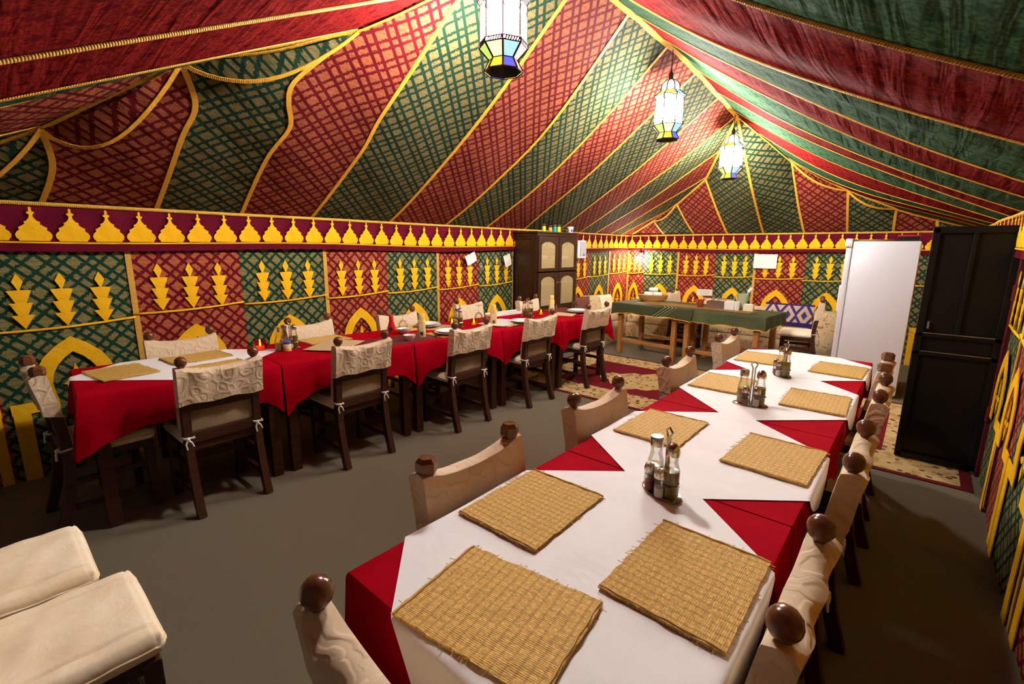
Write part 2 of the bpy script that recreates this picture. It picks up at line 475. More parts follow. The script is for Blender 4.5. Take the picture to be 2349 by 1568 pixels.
def interp(pts, t):
    if t <= pts[0][0]: return pts[0][1]
    for (a, x), (b, y) in zip(pts, pts[1:]):
        if t <= b: return x + (y-x)*(t-a)/(b-a)
    return pts[-1][1]
def smoothpts(pts, n):
    # Catmull-Rom through pts
    P = [Vector(p) for p in pts]; out = []
    for i in range(len(P)-1):
        p0 = P[max(i-1, 0)]; p1 = P[i]; p2 = P[i+1]; p3 = P[min(i+2, len(P)-1)]
        for k in range(n):
            t = k/n
            out.append(0.5*((2*p1)+(-p0+p2)*t+(2*p0-5*p1+4*p2-p3)*t*t+(-p0+3*p1-3*p2+p3)*t*t*t))
    out.append(P[-1]); return out
def ribbon(name, pts, width, mat, parent, nrm, th=0.006):
    # flat tape following pts, facing nrm(p) ; real thickness
    P = [Vector(p) for p in pts]; mb = MB(); uv = []; L = 0
    for i, p in enumerate(P):
        t = (P[min(i+1, len(P)-1)] - P[max(i-1, 0)]).normalized()
        n = nrm(p) if callable(nrm) else Vector(nrm); side = t.cross(n).normalized()
        if i: L += (P[i]-P[i-1]).length
        for k, (a, b) in enumerate(((-1, 0), (-1, 1), (1, 1), (1, 0))):
            mb.v.append(tuple(p + side*(a*width/2) + n*(b*th))); uv.append((L, k*0.33))
    for i in range(len(P)-1):
        for k in range(4):
            mb.f.append((i*4+k, i*4+(k+1) % 4, (i+1)*4+(k+1) % 4, (i+1)*4+k))
    mb.f.append((3, 2, 1, 0)); m = (len(P)-1)*4; mb.f.append((m, m+1, m+2, m+3))
    return mb.build(name, mat, parent, uv=uv)
def cord(name, pts, r, mat, parent, n=8):
    mb = MB(); mb.tube(pts, r, n); uv = []; L = 0; P = [Vector(p) for p in pts]
    for i in range(len(P)):
        if i: L += (P[i]-P[i-1]).length
        for k in range(n): uv.append((L, k/n))
    return mb.build(name, mat, parent, 3.2, uv)

# ------------------------------------------------------------------ room dimensions
XL, XR, YB, YF = -4.235, 0.485, 8.16, -0.44
ZE, XRIDGE, S = 1.74, -1.9, 1.5/1.7

# floor
fl = MB(); fl.grid([[(x, y, 0) for x in (XL-0.1, -2, XR+0.35)] for y in (YF-0.6, 2, 5, YB+0.1)])
tag(fl.build('floor', 'carpet'), kind='structure')

# ------------------------------------------------------------------ tent roof
def zridge(y): return S*interp([(2.2, 3.62), (3.5, 3.68), (5.2, 3.65), (7.1, 3.47), (9, 3.3)], y/S)
HB_L = [(0.0, 9.25), (0.25, 9.0), (0.456, 8.75), (0.69, 8.38), (1.0, 7.05)]
HF_L = [(0.0, -0.45), (0.27, 0.40), (0.505, 0.99), (0.69, 1.87), (0.80, 2.15), (1.0, 2.75)]
HB_R = [(0.0, 9.25), (0.19, 9.1), (0.36, 8.9), (0.57, 8.6), (0.83, 8.2), (1.0, 7.05)]
HF_R = [(0.0, -0.45), (1.0, 2.75)]
def left_pt(s, y):
    sag = 0.035*math.sin(PI*s) + 0.012*math.sin(y*7.0+s*9.0)*math.sin(PI*s)
    return Vector((XL + (XRIDGE-XL)*s, y, ZE + (zridge(y)-ZE)*s - sag))
def right_pt(s, y):
    k = 0.105 + 0.02*math.sin(y*3.1) + 0.16*max(0, min(1, (y-6.2)/1.2))*s
    sag = k*math.sin(PI*min(1, s*1.0)) + 0.010*math.sin(y*11+s*6.0)*math.sin(PI*s)
    return Vector((XR + 0.02 + (XRIDGE-XR-0.02)*s, y, ZE+0.02 + (zridge(y)-ZE-0.02)*s - sag))
ceiling = tag(empty('ceiling'), kind='structure')

def slope_panels(pt, seams, colours, hf, hb, nrm, matpre, sgn):
    """panels between seams (functions y(s)) clipped by the front and back hips"""
    for i in range(len(seams)-1):
        fa, fb = seams[i], seams[i+1]
        rows = []; NR, NC = 48, 9
        for r in range(NR+1):
            s_ = r/NR
            lo = max(fa(s_), interp(hf, s_)); hi = min(fb(s_), interp(hb, s_))
            if lo*1 >= hi - 1e-4:
                if rows and lo > hi:
                    m = (lo+hi)/2; rows.append([(s_, m*S)]*(NC+1))
                if rows: break
                else: continue
            rows.append([(s_, (lo+(hi-lo)*c/NC)*S) for c in range(NC+1)])
        if len(rows) < 2: continue
        mb = MB(); mb.grid([[pt(a, b) for a, b in row] for row in rows])
        L = 2.86
        uv = [(b*1.0, a*L) for row in rows for a, b in row]
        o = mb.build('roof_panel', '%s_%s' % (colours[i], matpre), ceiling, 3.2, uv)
    for i, fa in enumerate(seams):
        P = []
        for r in range(61):
            s_ = r/60; y = fa(s_)
            if interp(hf, s_)-0.02 <= y <= interp(hb, s_)+0.02:
                P.append(pt(s_, y*S) + nrm*0.002)
            elif P: break
        if len(P) > 2: ribbon('seam_tape', P, 0.030 if sgn < 0 else 0.018, 'gold_tape', ceiling, nrm, 0.005)
def seamf(pts):
    if len(pts) < 3: return lambda s_: interp(pts, s_)
    Q = [(q.x, q.y) for q in smoothpts([(a, b, 0) for a, b in pts], 8)]
    return lambda s_: interp(Q, s_)
LS = [[(0, -0.28)], [(0, 0.40), (0.15, 0.46), (0.27, 0.40)], [(0, 1.07), (0.29, 1.10), (0.40, 1.13), (0.505, 0.99)],
      [(0, 1.71), (0.275, 1.69), (0.40, 1.74), (0.47, 1.66), (0.53, 1.63), (0.62, 1.77), (0.69, 1.87)],
      [(0, 2.36), (0.33, 2.42), (0.51, 2.38), (0.81, 2.41), (1, 2.5)], [(0, 3.3), (0.4, 3.36), (1, 3.25)], [(0, 4.15), (0.5, 4.28), (1, 3.98)],
      [(0, 4.92), (0.5, 5.0), (1, 4.78)], [(0, 5.75), (1, 5.55)], [(0, 6.65), (1, 6.32)], [(0, 7.3), (1, 7.05)],
      [(0, 7.85), (1, 7.7)], [(0, 8.4), (1, 8.3)], [(0, 8.85), (1, 8.8)], [(0, 9.3)]]
LC = ['red', 'green', 'red', 'green', 'red', 'green', 'red', 'green', 'red', 'green', 'red', 'green', 'red', 'green', 'red']
LC = ['green', 'red', 'green', 'red', 'green', 'red', 'green', 'red', 'green', 'red', 'green', 'red', 'green', 'red']
NL = Vector((0.534, 0, -0.845))
slope_panels(left_pt, [seamf(p) for p in LS], LC, HF_L, HB_L, NL, 'roof', -1)
RS = [-0.3, 0.35, 1.1, 2.05, 2.95, 4.0, 4.6, 5.45, 6.15, 6.85, 7.5, 8.1, 8.7, 9.3]
RC = ['red', 'red', 'green', 'red', 'green', 'red', 'green', 'red', 'green', 'red', 'green', 'red', 'green', 'red']
RC = ['green', 'red', 'green', 'red', 'green', 'red', 'green', 'red', 'green', 'red', 'green', 'red', 'green']
NR_ = Vector((-0.52, 0, -0.854))
slope_panels(right_pt, [seamf([(0, v)]) for v in RS], RC, HF_R, HB_R, NR_, 'satin', 1)
cord('seam_rope', [right_pt(k/30, 2.05*S)+NR_*0.007 for k in range(31) if k/30 < 0.74], 0.0065, 'gold_rope', ceiling)

# back hip slope
def hipB(side, s_):
    return left_pt(s_, interp(HB_L, s_)*S) if side < 0 else right_pt(s_, interp(HB_R, s_)*S)
APEXB = hipB(-1, 1.0)
ribs = [(-4.2, hipB(-1, 0.012)), (-3.502, hipB(-1, 0.25)), (-2.99, hipB(-1, 0.456)), (-2.457, hipB(-1, 0.69)), (-1.93, APEXB),
        (-1.387, hipB(1, 0.83)), (-0.869, hipB(1, 0.57)), (-0.37, hipB(1, 0.36)), (0.075, hipB(1, 0.19)), (0.45, hipB(1, 0.012))]
hs = [(-1, 0.012), (-1, 0.25), (-1, 0.456), (-1, 0.69), (-1, 1.0), (1, 0.83), (1, 0.57), (1, 0.36), (1, 0.19), (1, 0.012)]
bcol = ['red', 'green', 'red', 'green', 'green', 'red', 'green', 'red', 'green']
NB = Vector((0, -0.55, -0.835))
def rib_line(top, xe, n=20):
    e = Vector((xe, YB-0.01, ZE))
    out = []
    for k in range(n+1):
        t = k/n; p = top.lerp(e, t); p.z -= 0.06*math.sin(PI*t)*(top-e).length/2.0
        out.append(p)
    return out
for i in range(9):
    (sa, a), (sb, b) = hs[i], hs[i+1]
    cols = []; NCC = 8
    for c in range(NCC+1):
        t = c/NCC
        if sa == sb: hp = hipB(sa, a+(b-a)*t)
        elif t == 0: hp = hipB(sa, a)
        else: hp = hipB(sb, 1.0+(b-1.0)*t)
        cols.append(rib_line(hp, ribs[i][0]+(ribs[i+1][0]-ribs[i][0])*t))
    rows = [[cols[c][r] for c in range(NCC+1)] for r in range(21)]
    mb = MB(); mb.grid(rows)
    uv = [(p.x, (p - Vector((p.x, YB, ZE))).length) for row in rows for p in row]
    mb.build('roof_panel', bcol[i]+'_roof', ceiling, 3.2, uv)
for i in range(1, 9):
    ribbon('seam_tape', [p+NB*0.003 for p in rib_line(ribs[i][1], ribs[i][0])], 0.03, 'gold_tape', ceiling, NB, 0.005)
# front hip slope (over and behind the camera's left)
KF = (zridge(2.75*S) - ZE) / (2.75*S - YF)
def front_pt(x, y): return Vector((x, y, ZE + KF*(y-YF)))
def hipF(s_): return left_pt(s_, interp(HF_L, s_)*S)
def hipFR(s_): return right_pt(s_, interp(HF_R, s_)*S)
fs = [0.0, 0.27, 0.505, 0.69, 0.84, 1.0]
fx = [XL, -4.1*S, -3.5*S, -3.02*S, -2.33*S, -1.95*S]
fcol = ['green', 'red', 'green', 'red', 'red']
NF = Vector((0, 0.47, -0.88))
def seam_front(i, n=16):
    top = hipF(fs[i]); bot = Vector((fx[i], YF, ZE))
    return [top.lerp(bot, k/n) for k in range(n+1)]
for i in range(5):
    rows = []
    for r in range(17):
        row = []
        for c in range(9):
            t = c/8
            top = hipF(fs[i]+(fs[i+1]-fs[i])*t); bot = Vector((fx[i]+(fx[i+1]-fx[i])*t, YF, ZE))
            row.append(top.lerp(bot, r/16))
        rows.append(row)
    mb = MB(); mb.grid(rows)
    uv = [(p.x, p.y*1.13) for row in rows for p in row]
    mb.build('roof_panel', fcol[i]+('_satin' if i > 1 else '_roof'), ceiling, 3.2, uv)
for i in range(1, 5):
    if i == 4: cord('seam_rope', [p+NF*0.008 for p in seam_front(i)], 0.0075, 'gold_rope', ceiling)
    else: ribbon('seam_tape', [p+NF*0.003 for p in seam_front(i)], 0.024, 'gold_tape', ceiling, NF, 0.005)
rows = [[hipFR(1-t).lerp(Vector((-1.95*S+(XR+1.95*S)*t, YF, ZE)), r/12) for t in [k/8 for k in range(9)]] for r in range(13)]
mb = MB(); mb.grid(rows); mb.build('roof_panel', 'red_satin', ceiling, 3.2, [(p.x, p.y) for row in rows for p in row])
# hip swags hanging below the hips between the nodes
def swag(sa, sb, drop, colr, hip, push, n=14, down=None):
    chord = [hip(sa).lerp(hip(sb), k/n) for k in range(n+1)]
    rows = []
    for r in range(7):
        v = r/6; row = []
        for k in range(n+1):
            t = k/n; p = chord[k].copy()
            if down is None: p += Vector(push) * (0.02 + 0.05*v*math.sin(PI*t)); p.z -= drop*v*math.sin(PI*t)**0.8
            else: p += Vector(push) * (0.025 + 0.045*math.sin(PI*t)) + Vector(down) * (drop*v*math.sin(PI*t)**0.8)
            row.append(p)
        rows.append(row)
    mb = MB(); mb.grid(rows)
    mb.build('hip_swag', colr, ceiling, 3.2, [(p.y+p.x, p.z*1.2) for row in rows for p in row])
    ribbon('seam_tape', rows[-1], 0.024, 'gold_tape', ceiling, Vector(push).normalized(), 0.005)
    ribbon('seam_tape', [p+Vector(push)*0.02 for p in chord], 0.022, 'gold_tape', ceiling, Vector(push).normalized(), 0.005)
swag(0.02, 0.27, 0.24, 'green_roof', hipF, (0.5, 0.1, -0.8), n=14, down=(-0.80, 0.0, -0.60))
swag(0.27, 0.505, 0.27, 'red_roof', hipF, (0.5, 0.1, -0.8), n=14, down=(-0.80, 0.0, -0.60))
swag(0.505, 0.69, 0.17, 'green_roof', hipF, (0.5, 0.1, -0.8), n=14, down=(-0.80, 0.0, -0.60))
swag(0.83, 0.57, 0.07, 'red_roof', lambda q: hipB(1, q), (-0.3, -0.7, -0.3))
swag(0.57, 0.36, 0.06, 'green_roof', lambda q: hipB(1, q), (-0.3, -0.7, -0.3))
swag(0.25, 0.456, 0.07, 'red_roof', lambda q: hipB(-1, q), (0.3, -0.7, -0.3))
# ridge, hips
ribbon('ridge_tape', [Vector((XRIDGE+0.012*math.sin(y*9), y, zridge(y)-0.012)) for y in [2.4+0.05*k for k in range(77)]], 0.062, 'gold_tape', ceiling, Vector((0, 0, -1)), 0.008)
ribbon('hip_tape', [hipB(-1, k/40)+Vector((0.006, -0.01, -0.012)) for k in range(41)], 0.03, 'gold_tape', ceiling, Vector((0.3, -0.6, -0.7)).normalized())
ribbon('hip_tape', [hipB(1, k/40)+Vector((-0.006, -0.01, -0.012)) for k in range(41)], 0.02, 'gold_tape', ceiling, Vector((-0.3, -0.6, -0.7)).normalized())
ribbon('hip_tape', [hipF(0.45+0.55*k/40)+Vector((0.006, 0.01, -0.012)) for k in range(41)], 0.028, 'gold_tape', ceiling, Vector((0.3, 0.6, -0.7)).normalized())

# ------------------------------------------------------------------ tent walls
def M_wall(o, u, n):
    """local x -> u (along the wall), local y -> up, local z -> n (into the room)"""
    m = Matrix.Identity(4)
    U = Vector(u); N = Vector(n); Z = Vector((0, 0, 1))
    for r in range(3):
        m[r][0] = U[r]; m[r][1] = Z[r]; m[r][2] = N[r]; m[r][3] = o[r]
    return m
def candle_pts():
    h = [[(0, .245), (.023, .295), (0, .345), (-.023, .295)],
         [(-.026, .16), (.026, .16), (.055, .24), (-.055, .24)],
         [(-.024, .083), (.024, .083), (.053, .163), (-.053, .163)], [(0, 0), (.052, .087), (-.052, .087)]]
    return h
def candle_mesh():
    mb = MB(); I = Matrix.Identity(4)
    prof = [(0, 0), (.052, .087), (.022, .087), (.053, .163), (.024, .163), (.055, .24), (.004, .243), (.026, .295), (0, .345)]
    pts = prof + [(-x, y) for x, y in reversed(prof[1:-1])]
    mb.poly(pts, I, 0.004); return mb.mesh('candle_motif')
def arch_mesh():
    mb = MB(); I = Matrix.Identity(4)
    out = [(.185, .50), (.20, .56), (.205, .63), (.185, .715), (.145, .79), (.075, .86), (0, .912)]
    inn = [(.105, .50), (.115, .56), (.12, .62), (.108, .68), (.082, .73), (.045, .775), (0, .81)]
    O = out + [(-x, y) for x, y in reversed(out[:-1])]; N = inn + [(-x, y) for x, y in reversed(inn[:-1])]
    for i in range(len(O)-1):
        mb.poly([N[i], O[i], O[i+1], N[i+1]] if True else [], I, 0.004)
    for sx in (-1, 1):
        r = lambda a, b, c, d: mb.poly([(sx*a, c), (sx*b, c), (sx*b, d), (sx*a, d)][::sx], I, 0.004)
        r(.105, .33, .44, .51); r(.245, .325, .0, .45)
    return mb.mesh('arch_motif')
def petal_mesh():
    mb = MB(); I = Matrix.Identity(4)
    def leaf(cx, cy, a, L, w):
        ca, sa = math.cos(a), math.sin(a)
        q = [(0, 0), (L*.3, w*.5), (L*.6, w*.45), (L, 0), (L*.6, -w*.45), (L*.3, -w*.5)]
        mb.poly([(cx+x*ca-y*sa, cy+x*sa+y*ca) for x, y in q], I, 0.004)
    leaf(0, .61, PI/2, .12, .035); leaf(.006, .60, 0, .065, .035); leaf(-.006, .60, PI, .065, .035); leaf(0, .59, -PI/2, .085, .035)
    return mb.mesh('petal_motif')
def dome_mesh(k=1.0):
    h = [(0, .205), (.006, .20), (.006, .178), (.017, .172), (.017, .166), (.007, .157), (.010, .140), (.022, .122), (.037, .114), (.033, .102), (.048, .090), (.064, .080), (.060, .066), (.074, .054), (.082, .036), (.078, .018), (.068, .006), (.068, 0)]
    mb = MB(); pts = [(x*k, y) for x, y in reversed(h)] + [(-x*k, y) for x, y in h[1:]]
    mb.poly(pts, Matrix.Identity(4), 0.004); return mb.mesh('dome_motif')
ME_C, ME_A, ME_P, ME_D = candle_mesh(), arch_mesh(), petal_mesh(), dome_mesh()
for me in (ME_C, ME_A, ME_P, ME_D): me.materials.append(MATS['gold_cloth'])

def put(name, me, M, parent):
    o = link(name, me, None, parent); o.matrix_world = M; return o
def bulge(u, z): return 0.010*math.sin(u*2.3+1.0) + 0.0025*math.sin(u*6.1) + 0.002*math.sin(z*5)
def tent_wall(wall, o, u, n, panels, strips, u0, u1, zmid, dome_start, dome_step):
    U, N = Vector(u), Vector(n)
    def P(uu, z, off=0.0): return Vector(o) + U*uu + N*(0.02 + bulge(uu, z) + off) + Vector((0, 0, z))
    def MM(uu, z, off): return M_wall(P(uu, z, off), u, n)
    for (a, b, c, zm) in panels:
        ne = 8; nz = 14
        rows = [[P(a+(b-a)*i/ne, 1.72*j/nz) for i in range(ne+1)] for j in range(nz+1)]
        mb = MB(); mb.grid(rows)
        uv = [(a+(b-a)*i/ne, 1.72*j/nz) for j in range(nz+1) for i in range(ne+1)]
        pan = mb.build('fabric_panel', c+'_brocade', wall, 3.2, uv)
        w = b-a; k = min(1.0, w/0.70)
        for fr in (.23, .5, .77):
            put('candle_motif', ME_C, MM(a+w*fr, zm+0.012, 0.012) @ Matrix.Diagonal((k, 1, 1, 1)), pan)
        put('arch_motif', ME_A, MM(a+w/2, 0, 0.012) @ Matrix.Diagonal((k, 1, 1, 1)), pan)
        put('petal_motif', ME_P, MM(a+w/2, 0, 0.012) @ Matrix.Diagonal((k, 1, 1, 1)), pan)
        cord('rail_cord', [P(a+w*i/10, zm + 0.03*(i/10) - 0.012*math.sin(PI*i/10), 0.010) for i in range(11)], 0.008, 'gold_cloth', pan)
    for q in strips:
        ribbon('seam_tape', [P(q, 1.60*k/14, 0.003) for k in range(15)], 0.035, 'gold_rope', wall, N, 0.006)
    # valance band
    nseg = int((u1-u0)/0.09)
    def Bp(uu, z):
        t = (1.75-z)/0.29
        return Vector(o) + U*uu + N*(0.045 + 0.022*t + 0.008*math.sin(uu*3.7)) + Vector((0, 0, z - 0.012*t*math.sin(uu*2.1+0.5)))
    zs = [1.755, 1.70, 1.64, 1.58, 1.53, 1.50, 1.47]
    rows = [[Bp(u0+(u1-u0)*i/nseg, z) for i in range(nseg+1)] for z in zs]
    mb = MB(); mb.grid(rows); band = mb.build('valance_band', 'maroon_band', wall, 3.2)
    cord('valance_rope', [Bp(u0+(u1-u0)*i/nseg, 1.748)+N*0.008 for i in range(nseg+1)], 0.013, 'gold_rope', wall)
    cord('valance_piping', [Bp(u0+(u1-u0)*i/nseg, 1.522)+N*0.004 for i in range(nseg+1)], 0.006, 'gold_cloth', wall)
    q = dome_start
    while q < u1-0.05:
        put('dome_motif', ME_D, M_wall(Bp(q, 1.532)+N*0.003, u, n) @ Matrix.Rotation(0.045, 4, 'X') @ Matrix.Diagonal((dome_step/0.178, 1, 1, 1)), band)
        q += dome_step
def back_sheet(name, pts):
    mb = MB(); mb.add(pts, [(0, 1, 2, 3)]); return tag(mb.build(name, 'maroon_band'), kind='structure')
wl = back_sheet('wall_left', [(XL-0.02, YF, 0), (XL-0.02, YB+0.03, 0), (XL-0.02, YB+0.03, ZE+0.03), (XL-0.02, YF, ZE+0.03)])
LP = [(-0.44, 0.02, 'red', .96), (0.02, 0.738, 'green', .97), (0.738, 1.463, 'red', 1.02), (1.463, 2.188, 'green', 1.03), (2.188, 2.856, 'red', 1.025), (2.856, 3.539, 'green', 1.03),
      (3.539, 4.208, 'red', 1.025), (4.208, 4.875, 'green', 1.03), (4.875, 5.60, 'red', 1.03), (5.60, 6.10, 'green', 1.03), (6.10, 6.832, 'red', 1.02), (6.832, 7.469, 'green', 1.04), (7.469, 8.13, 'red', 1.07)]
tent_wall(wl, (XL, 0, 0), (0, 1, 0), (1, 0, 0), LP, [0.745, 2.188, 3.539, 4.875, 7.469], YF, YB-0.03, 1.03, -0.415, 0.178)
wb = back_sheet('wall_back', [(XL-0.03, YB+0.02, 0), (XR+0.03, YB+0.02, 0), (XR+0.03, YB+0.02, ZE+0.03), (XL-0.03, YB+0.02, ZE+0.03)])
BP = [(-4.235, -3.87, 'red', 1.06), (-3.87, -3.238, 'green', 1.06), (-3.238, -2.607, 'red', 1.065), (-2.607, -2.004, 'green', 1.065), (-2.004, -1.33, 'red', 1.065), (-1.33, -0.70, 'green', 1.065), (-0.70, -0.05, 'red', 1.06), (-0.05, 0.48, 'green', 1.06)]
tent_wall(wb, (0, YB, 0), (1, 0, 0), (0, -1, 0), BP, [-4.19, -3.238, -2.004, -0.70], XL+0.04, XR-0.02, 1.06, -4.11, 0.160)
wr = back_sheet('wall_right', [(XR+0.02, YF, 0), (XR+0.02, YB+0.03, 0), (XR+0.02, YB+0.03, ZE+0.05), (XR+0.02, YF, ZE+0.05)])
RP = [(-0.44, 0.3, 'green', 1.02), (0.3, 1.05, 'red', 1.02), (1.05, 1.80, 'green', 1.02), (1.80, 2.55, 'red', 1.02), (2.55, 3.25, 'green', 1.02), (3.25, 3.80, 'red', 1.02), (3.80, 4.42, 'green', 1.03),
      (4.42, 5.1, 'red', 1.03), (5.1, 5.8, 'red', 1.03), (5.8, 6.5, 'green', 1.03), (6.5, 7.3, 'red', 1.03), (7.3, 8.12, 'green', 1.03)]
tent_wall(wr, (XR, 0, 0), (0, 1, 0), (-1, 0, 0), RP, [1.05, 2.55, 3.80], YF, YB-0.05, 1.02, -0.40, 0.178)

# ------------------------------------------------------------------ metal door leaf standing open
door = tag(empty('door_1', (0.455, 4.36, 0)), kind='structure')
dw = 0.437
mb = MB()
for (x, z, w, h) in [(-dw+0.02, 0.84, 0.04, 1.64), (-0.02, 0.84, 0.04, 1.64), (-dw/2, 0.035, dw, 0.04), (-dw/2, 1.645, dw, 0.045), (-dw/2, 0.93, dw, 0.03), (-dw/2, 0.80, dw, 0.03)]:
    mb.box((x, 0, z), (w, 0.045, h), None, 0.004)
mb.build('door_frame', 'black_metal', door)
for (x, z, w, h) in [(-dw*0.74, 1.29, dw*0.44, 0.70), (-dw*0.27, 1.29, dw*0.44, 0.70), (-dw/2, 0.865, dw-0.06, 0.11), (-dw/2, 0.42, dw-0.06, 0.73)]:
    mb = MB(); mb.box((x, 0.012, z), (w, 0.006, h)); mb.build('door_panel', 'black_metal', door)
mb = MB(); mb.box((-dw*0.51, 0, 1.29), (0.022, 0.04, 0.70), None, 0.003); mb.build('door_mullion', 'black_metal', door)
for z in (0.944, 0.814):
    mb = MB(); mb.box((-dw/2, -0.024, z), (dw-0.08, 0.006, 0.006)); mb.build('door_bead', 'steel', door)
mb = MB(); mb.box((-dw+0.06, -0.02, 1.02-0.02), (0.012, 0.03, 0.05), None, 0.003); mb.build('door_latch', 'steel', door)
frame = tag(empty('trim_1', (0.47, 4.32, 0)), kind='structure')
mb = MB(); mb.box((0.005, 0.0, 0.84), (0.05, 0.05, 1.68), None, 0.006); mb.build('jamb', 'maroon_paint', frame)
for z in (0.45, 1.25):
    mb = MB(); mb.tube([(-0.018, -0.03, z-0.05), (-0.018, -0.03, z+0.05)], 0.012, 10); mb.build('hinge', 'maroon_paint', frame, 0.6)
# ------------------------------------------------------------------ chairs
def chair_y(z):
    return interp([(0, -0.265), (0.15, -0.222), (0.30, -0.196), (0.43, -0.187), (0.58, -0.196), (0.80, -0.228), (0.90, -0.245)], z)
def make_chair(style):
    c = empty('dining_chair')
    for sx in (-1, 1):
        mb = MB()
        pts = smoothpts([(sx*0.181, chair_y(z), z) for z in (0.0, 0.15, 0.30, 0.43, 0.58, 0.72, 0.845)], 3)
        mb.sweep([tuple(p) for p in pts], 0.040, 0.046)
        mb.build('rear_post', 'dark_wood', c, 0.7)
        fz, fy = 0.845, chair_y(0.87)
        mb = MB()
        if style == 'ball':
            mb.lathe([(0.021, -0.004), (0.023, 0.006), (0.013, 0.014), (0.013, 0.020), (0.022, 0.029), (0.028, 0.040), (0.0295, 0.051), (0.027, 0.063), (0.019, 0.074), (0.009, 0.079), (0.001, 0.080)], 16, (sx*0.181, fy, fz))
            mb.build('finial', 'finial_wood', c, 1.2)
        else:
            mb.lathe([(0.016, -0.005), (0.029, 0.020), (0.033, 0.028), (0.033, 0.054), (0.022, 0.066), (0.001, 0.067)], 6, (sx*0.181, fy, fz), off=0.5)
            mb.build('finial', 'finial_wood', c)
        mb = MB(); mb.box((sx*0.181, 0.150, 0.20), (0.042, 0.042, 0.40), None, 0.004); mb.build('front_leg', 'dark_wood', c)
        for z in (0.13, 0.27):
            mb = MB(); mb.box((sx*0.181, -0.025, z), (0.022, 0.34, 0.032), None, 0.003); mb.build('side_stretcher', 'dark_wood', c)
    mb = MB(); mb.box((0, 0.150, 0.20), (0.34, 0.020, 0.04), None, 0.003); mb.build('front_stretcher', 'dark_wood', c)
    mb = MB(); mb.box((0, chair_y(0.45)-0.006, 0.452), (0.34, 0.026, 0.062), None, 0.004); mb.build('lower_rail', 'dark_wood', c)
    mb = MB(); mb.box((0, chair_y(0.635)-0.003, 0.640), (0.35, 0.028, 0.062), None, 0.004); mb.build('upper_rail', 'dark_wood', c)
    mb = MB(); mb.box((0, -0.015, 0.392), (0.39, 0.35, 0.045), None, 0.006); mb.build('seat_frame', 'dark_wood', c)
    # seat cushion with stitched borders and rolled front
    mb = MB(); N = 60; rows = []
    for j in range(N+1):
        v = -1+2*j/N; row = []
        for i in range(N+1):
            u = -1+2*i/N
            e = max(abs(u), abs(v)); z = 0.475 - 0.022*max(0, (e-0.88)/0.12)**2
            z -= 0.007*math.exp(-((abs(u)-0.70)/0.022)**2) + 0.005*math.exp(-((v-0.90)/0.025)**2)
            z += 0.003*math.sin(u*5+v*3)*math.sin(v*7) + 0.008*(1-u*u)*(1-v*v)
            x, y = u*0.205, 0.004+v*0.182
            rr = 0.028
            ax, ay = abs(x)-(0.205-rr), abs(v*0.182)-(0.182-rr)
            if ax > 0 and ay > 0:
                d = math.hypot(ax, ay)
                if d > rr:
                    x = math.copysign(0.205-rr+ax*rr/d, x); y = 0.004+math.copysign(0.182-rr+ay*rr/d, v)
            row.append((x, y, z))
        rows.append(row)
    mb.grid(rows)
    per = [(j, 0) for j in range(N+1)] + [(N, i) for i in range(1, N+1)] + [(j, N) for j in range(N-1, -1, -1)] + [(0, i) for i in range(N-1, 0, -1)]
    top = [rows[a][b] for a, b in per]; o = len(mb.v); n = len(per)
    for p in top: mb.v.append((p[0]*1.01, p[1]*1.01, 0.432))
    for p in top: mb.v.append((p[0]*0.97, p[1]*0.97, 0.414))
    for k in range(n):
        k2 = (k+1) % n; a = per[k][0]*(N+1)+per[k][1]; b = per[k2][0]*(N+1)+per[k2][1]
        mb.f.append((a, b, o+k2, o+k)); mb.f.append((o+k, o+k2, o+n+k2, o+n+k))
    mb.f.append(tuple(o+n+k for k in range(n)))
    cu = mb.build('seat_cushion', 'cream_quilt', c, 1.4)
    mb = MB(); mb.tube([(p[0]*1.005, p[1]*1.005, p[2]-0.012) for p in top] + [(top[0][0]*1.005, top[0][1]*1.005, top[0][2]-0.012)], 0.0045, 6, False)
    mb.build('piping', 'cream_quilt', cu, 3.2)
    # slip cover over the top of the back
    mb = MB(); rings = []; NX = 24
    for i in range(NX+1):
        u = -1+2*i/NX; x = u*0.215
        pin = math.exp(-((abs(u)-0.84)/0.16)**2)
        topz = 0.866 - 0.024*(1-u*u) + 0.006*pin
        th = 0.041 + 0.003*math.sin(u*9) ; tf = 0.026 ; ring = []
        fb, bb = 0.480, 0.655 + 0.006*math.sin(u*7)
        cyf = lambda z: chair_y(z)
        for z in (fb, 0.56, 0.64, 0.72, 0.79, topz-0.018): ring.append((x, cyf(z)+tf*(0.97+0.03*math.sin(z*40+u*6)), z))
        ring.append((x, cyf(topz)+tf*0.95, topz-0.005)); ring.append((x, cyf(topz), topz+0.002)); ring.append((x, cyf(topz)-th*0.6, topz-0.004))
        for z in (topz-0.018, 0.79, 0.72, bb): ring.append((x, cyf(z)-th-(0.003*math.sin(u*8+z*30)), z))
        rings.append(ring)
    mb.grid(rings); n = len(rings[0])
    inner = []
    for e in (0, NX):  # close the ends of the sleeve down to the back hem
        base = e*n
        idx = [base+k for k in range(2, n)]
        mb.f.append(tuple(idx if e else idx[::-1]))
    mb.build('slip_cover', 'cream_damask', c, 0.9)
    mb = MB()
    for sx in (-0.068, 0.068):
        mb.tube([(sx, chair_y(z)+0.0245, z) for z in (0.50, 0.58, 0.66, 0.74, 0.79)], 0.003, 5)
    mb.build('quilt_seam', 'cream_damask', c)
    mb = MB(); mb.box((0, chair_y(0.54)+0.012, 0.545), (0.335, 0.028, 0.13), None, 0.010); mb.build('back_pad', 'pad_cloth', c)
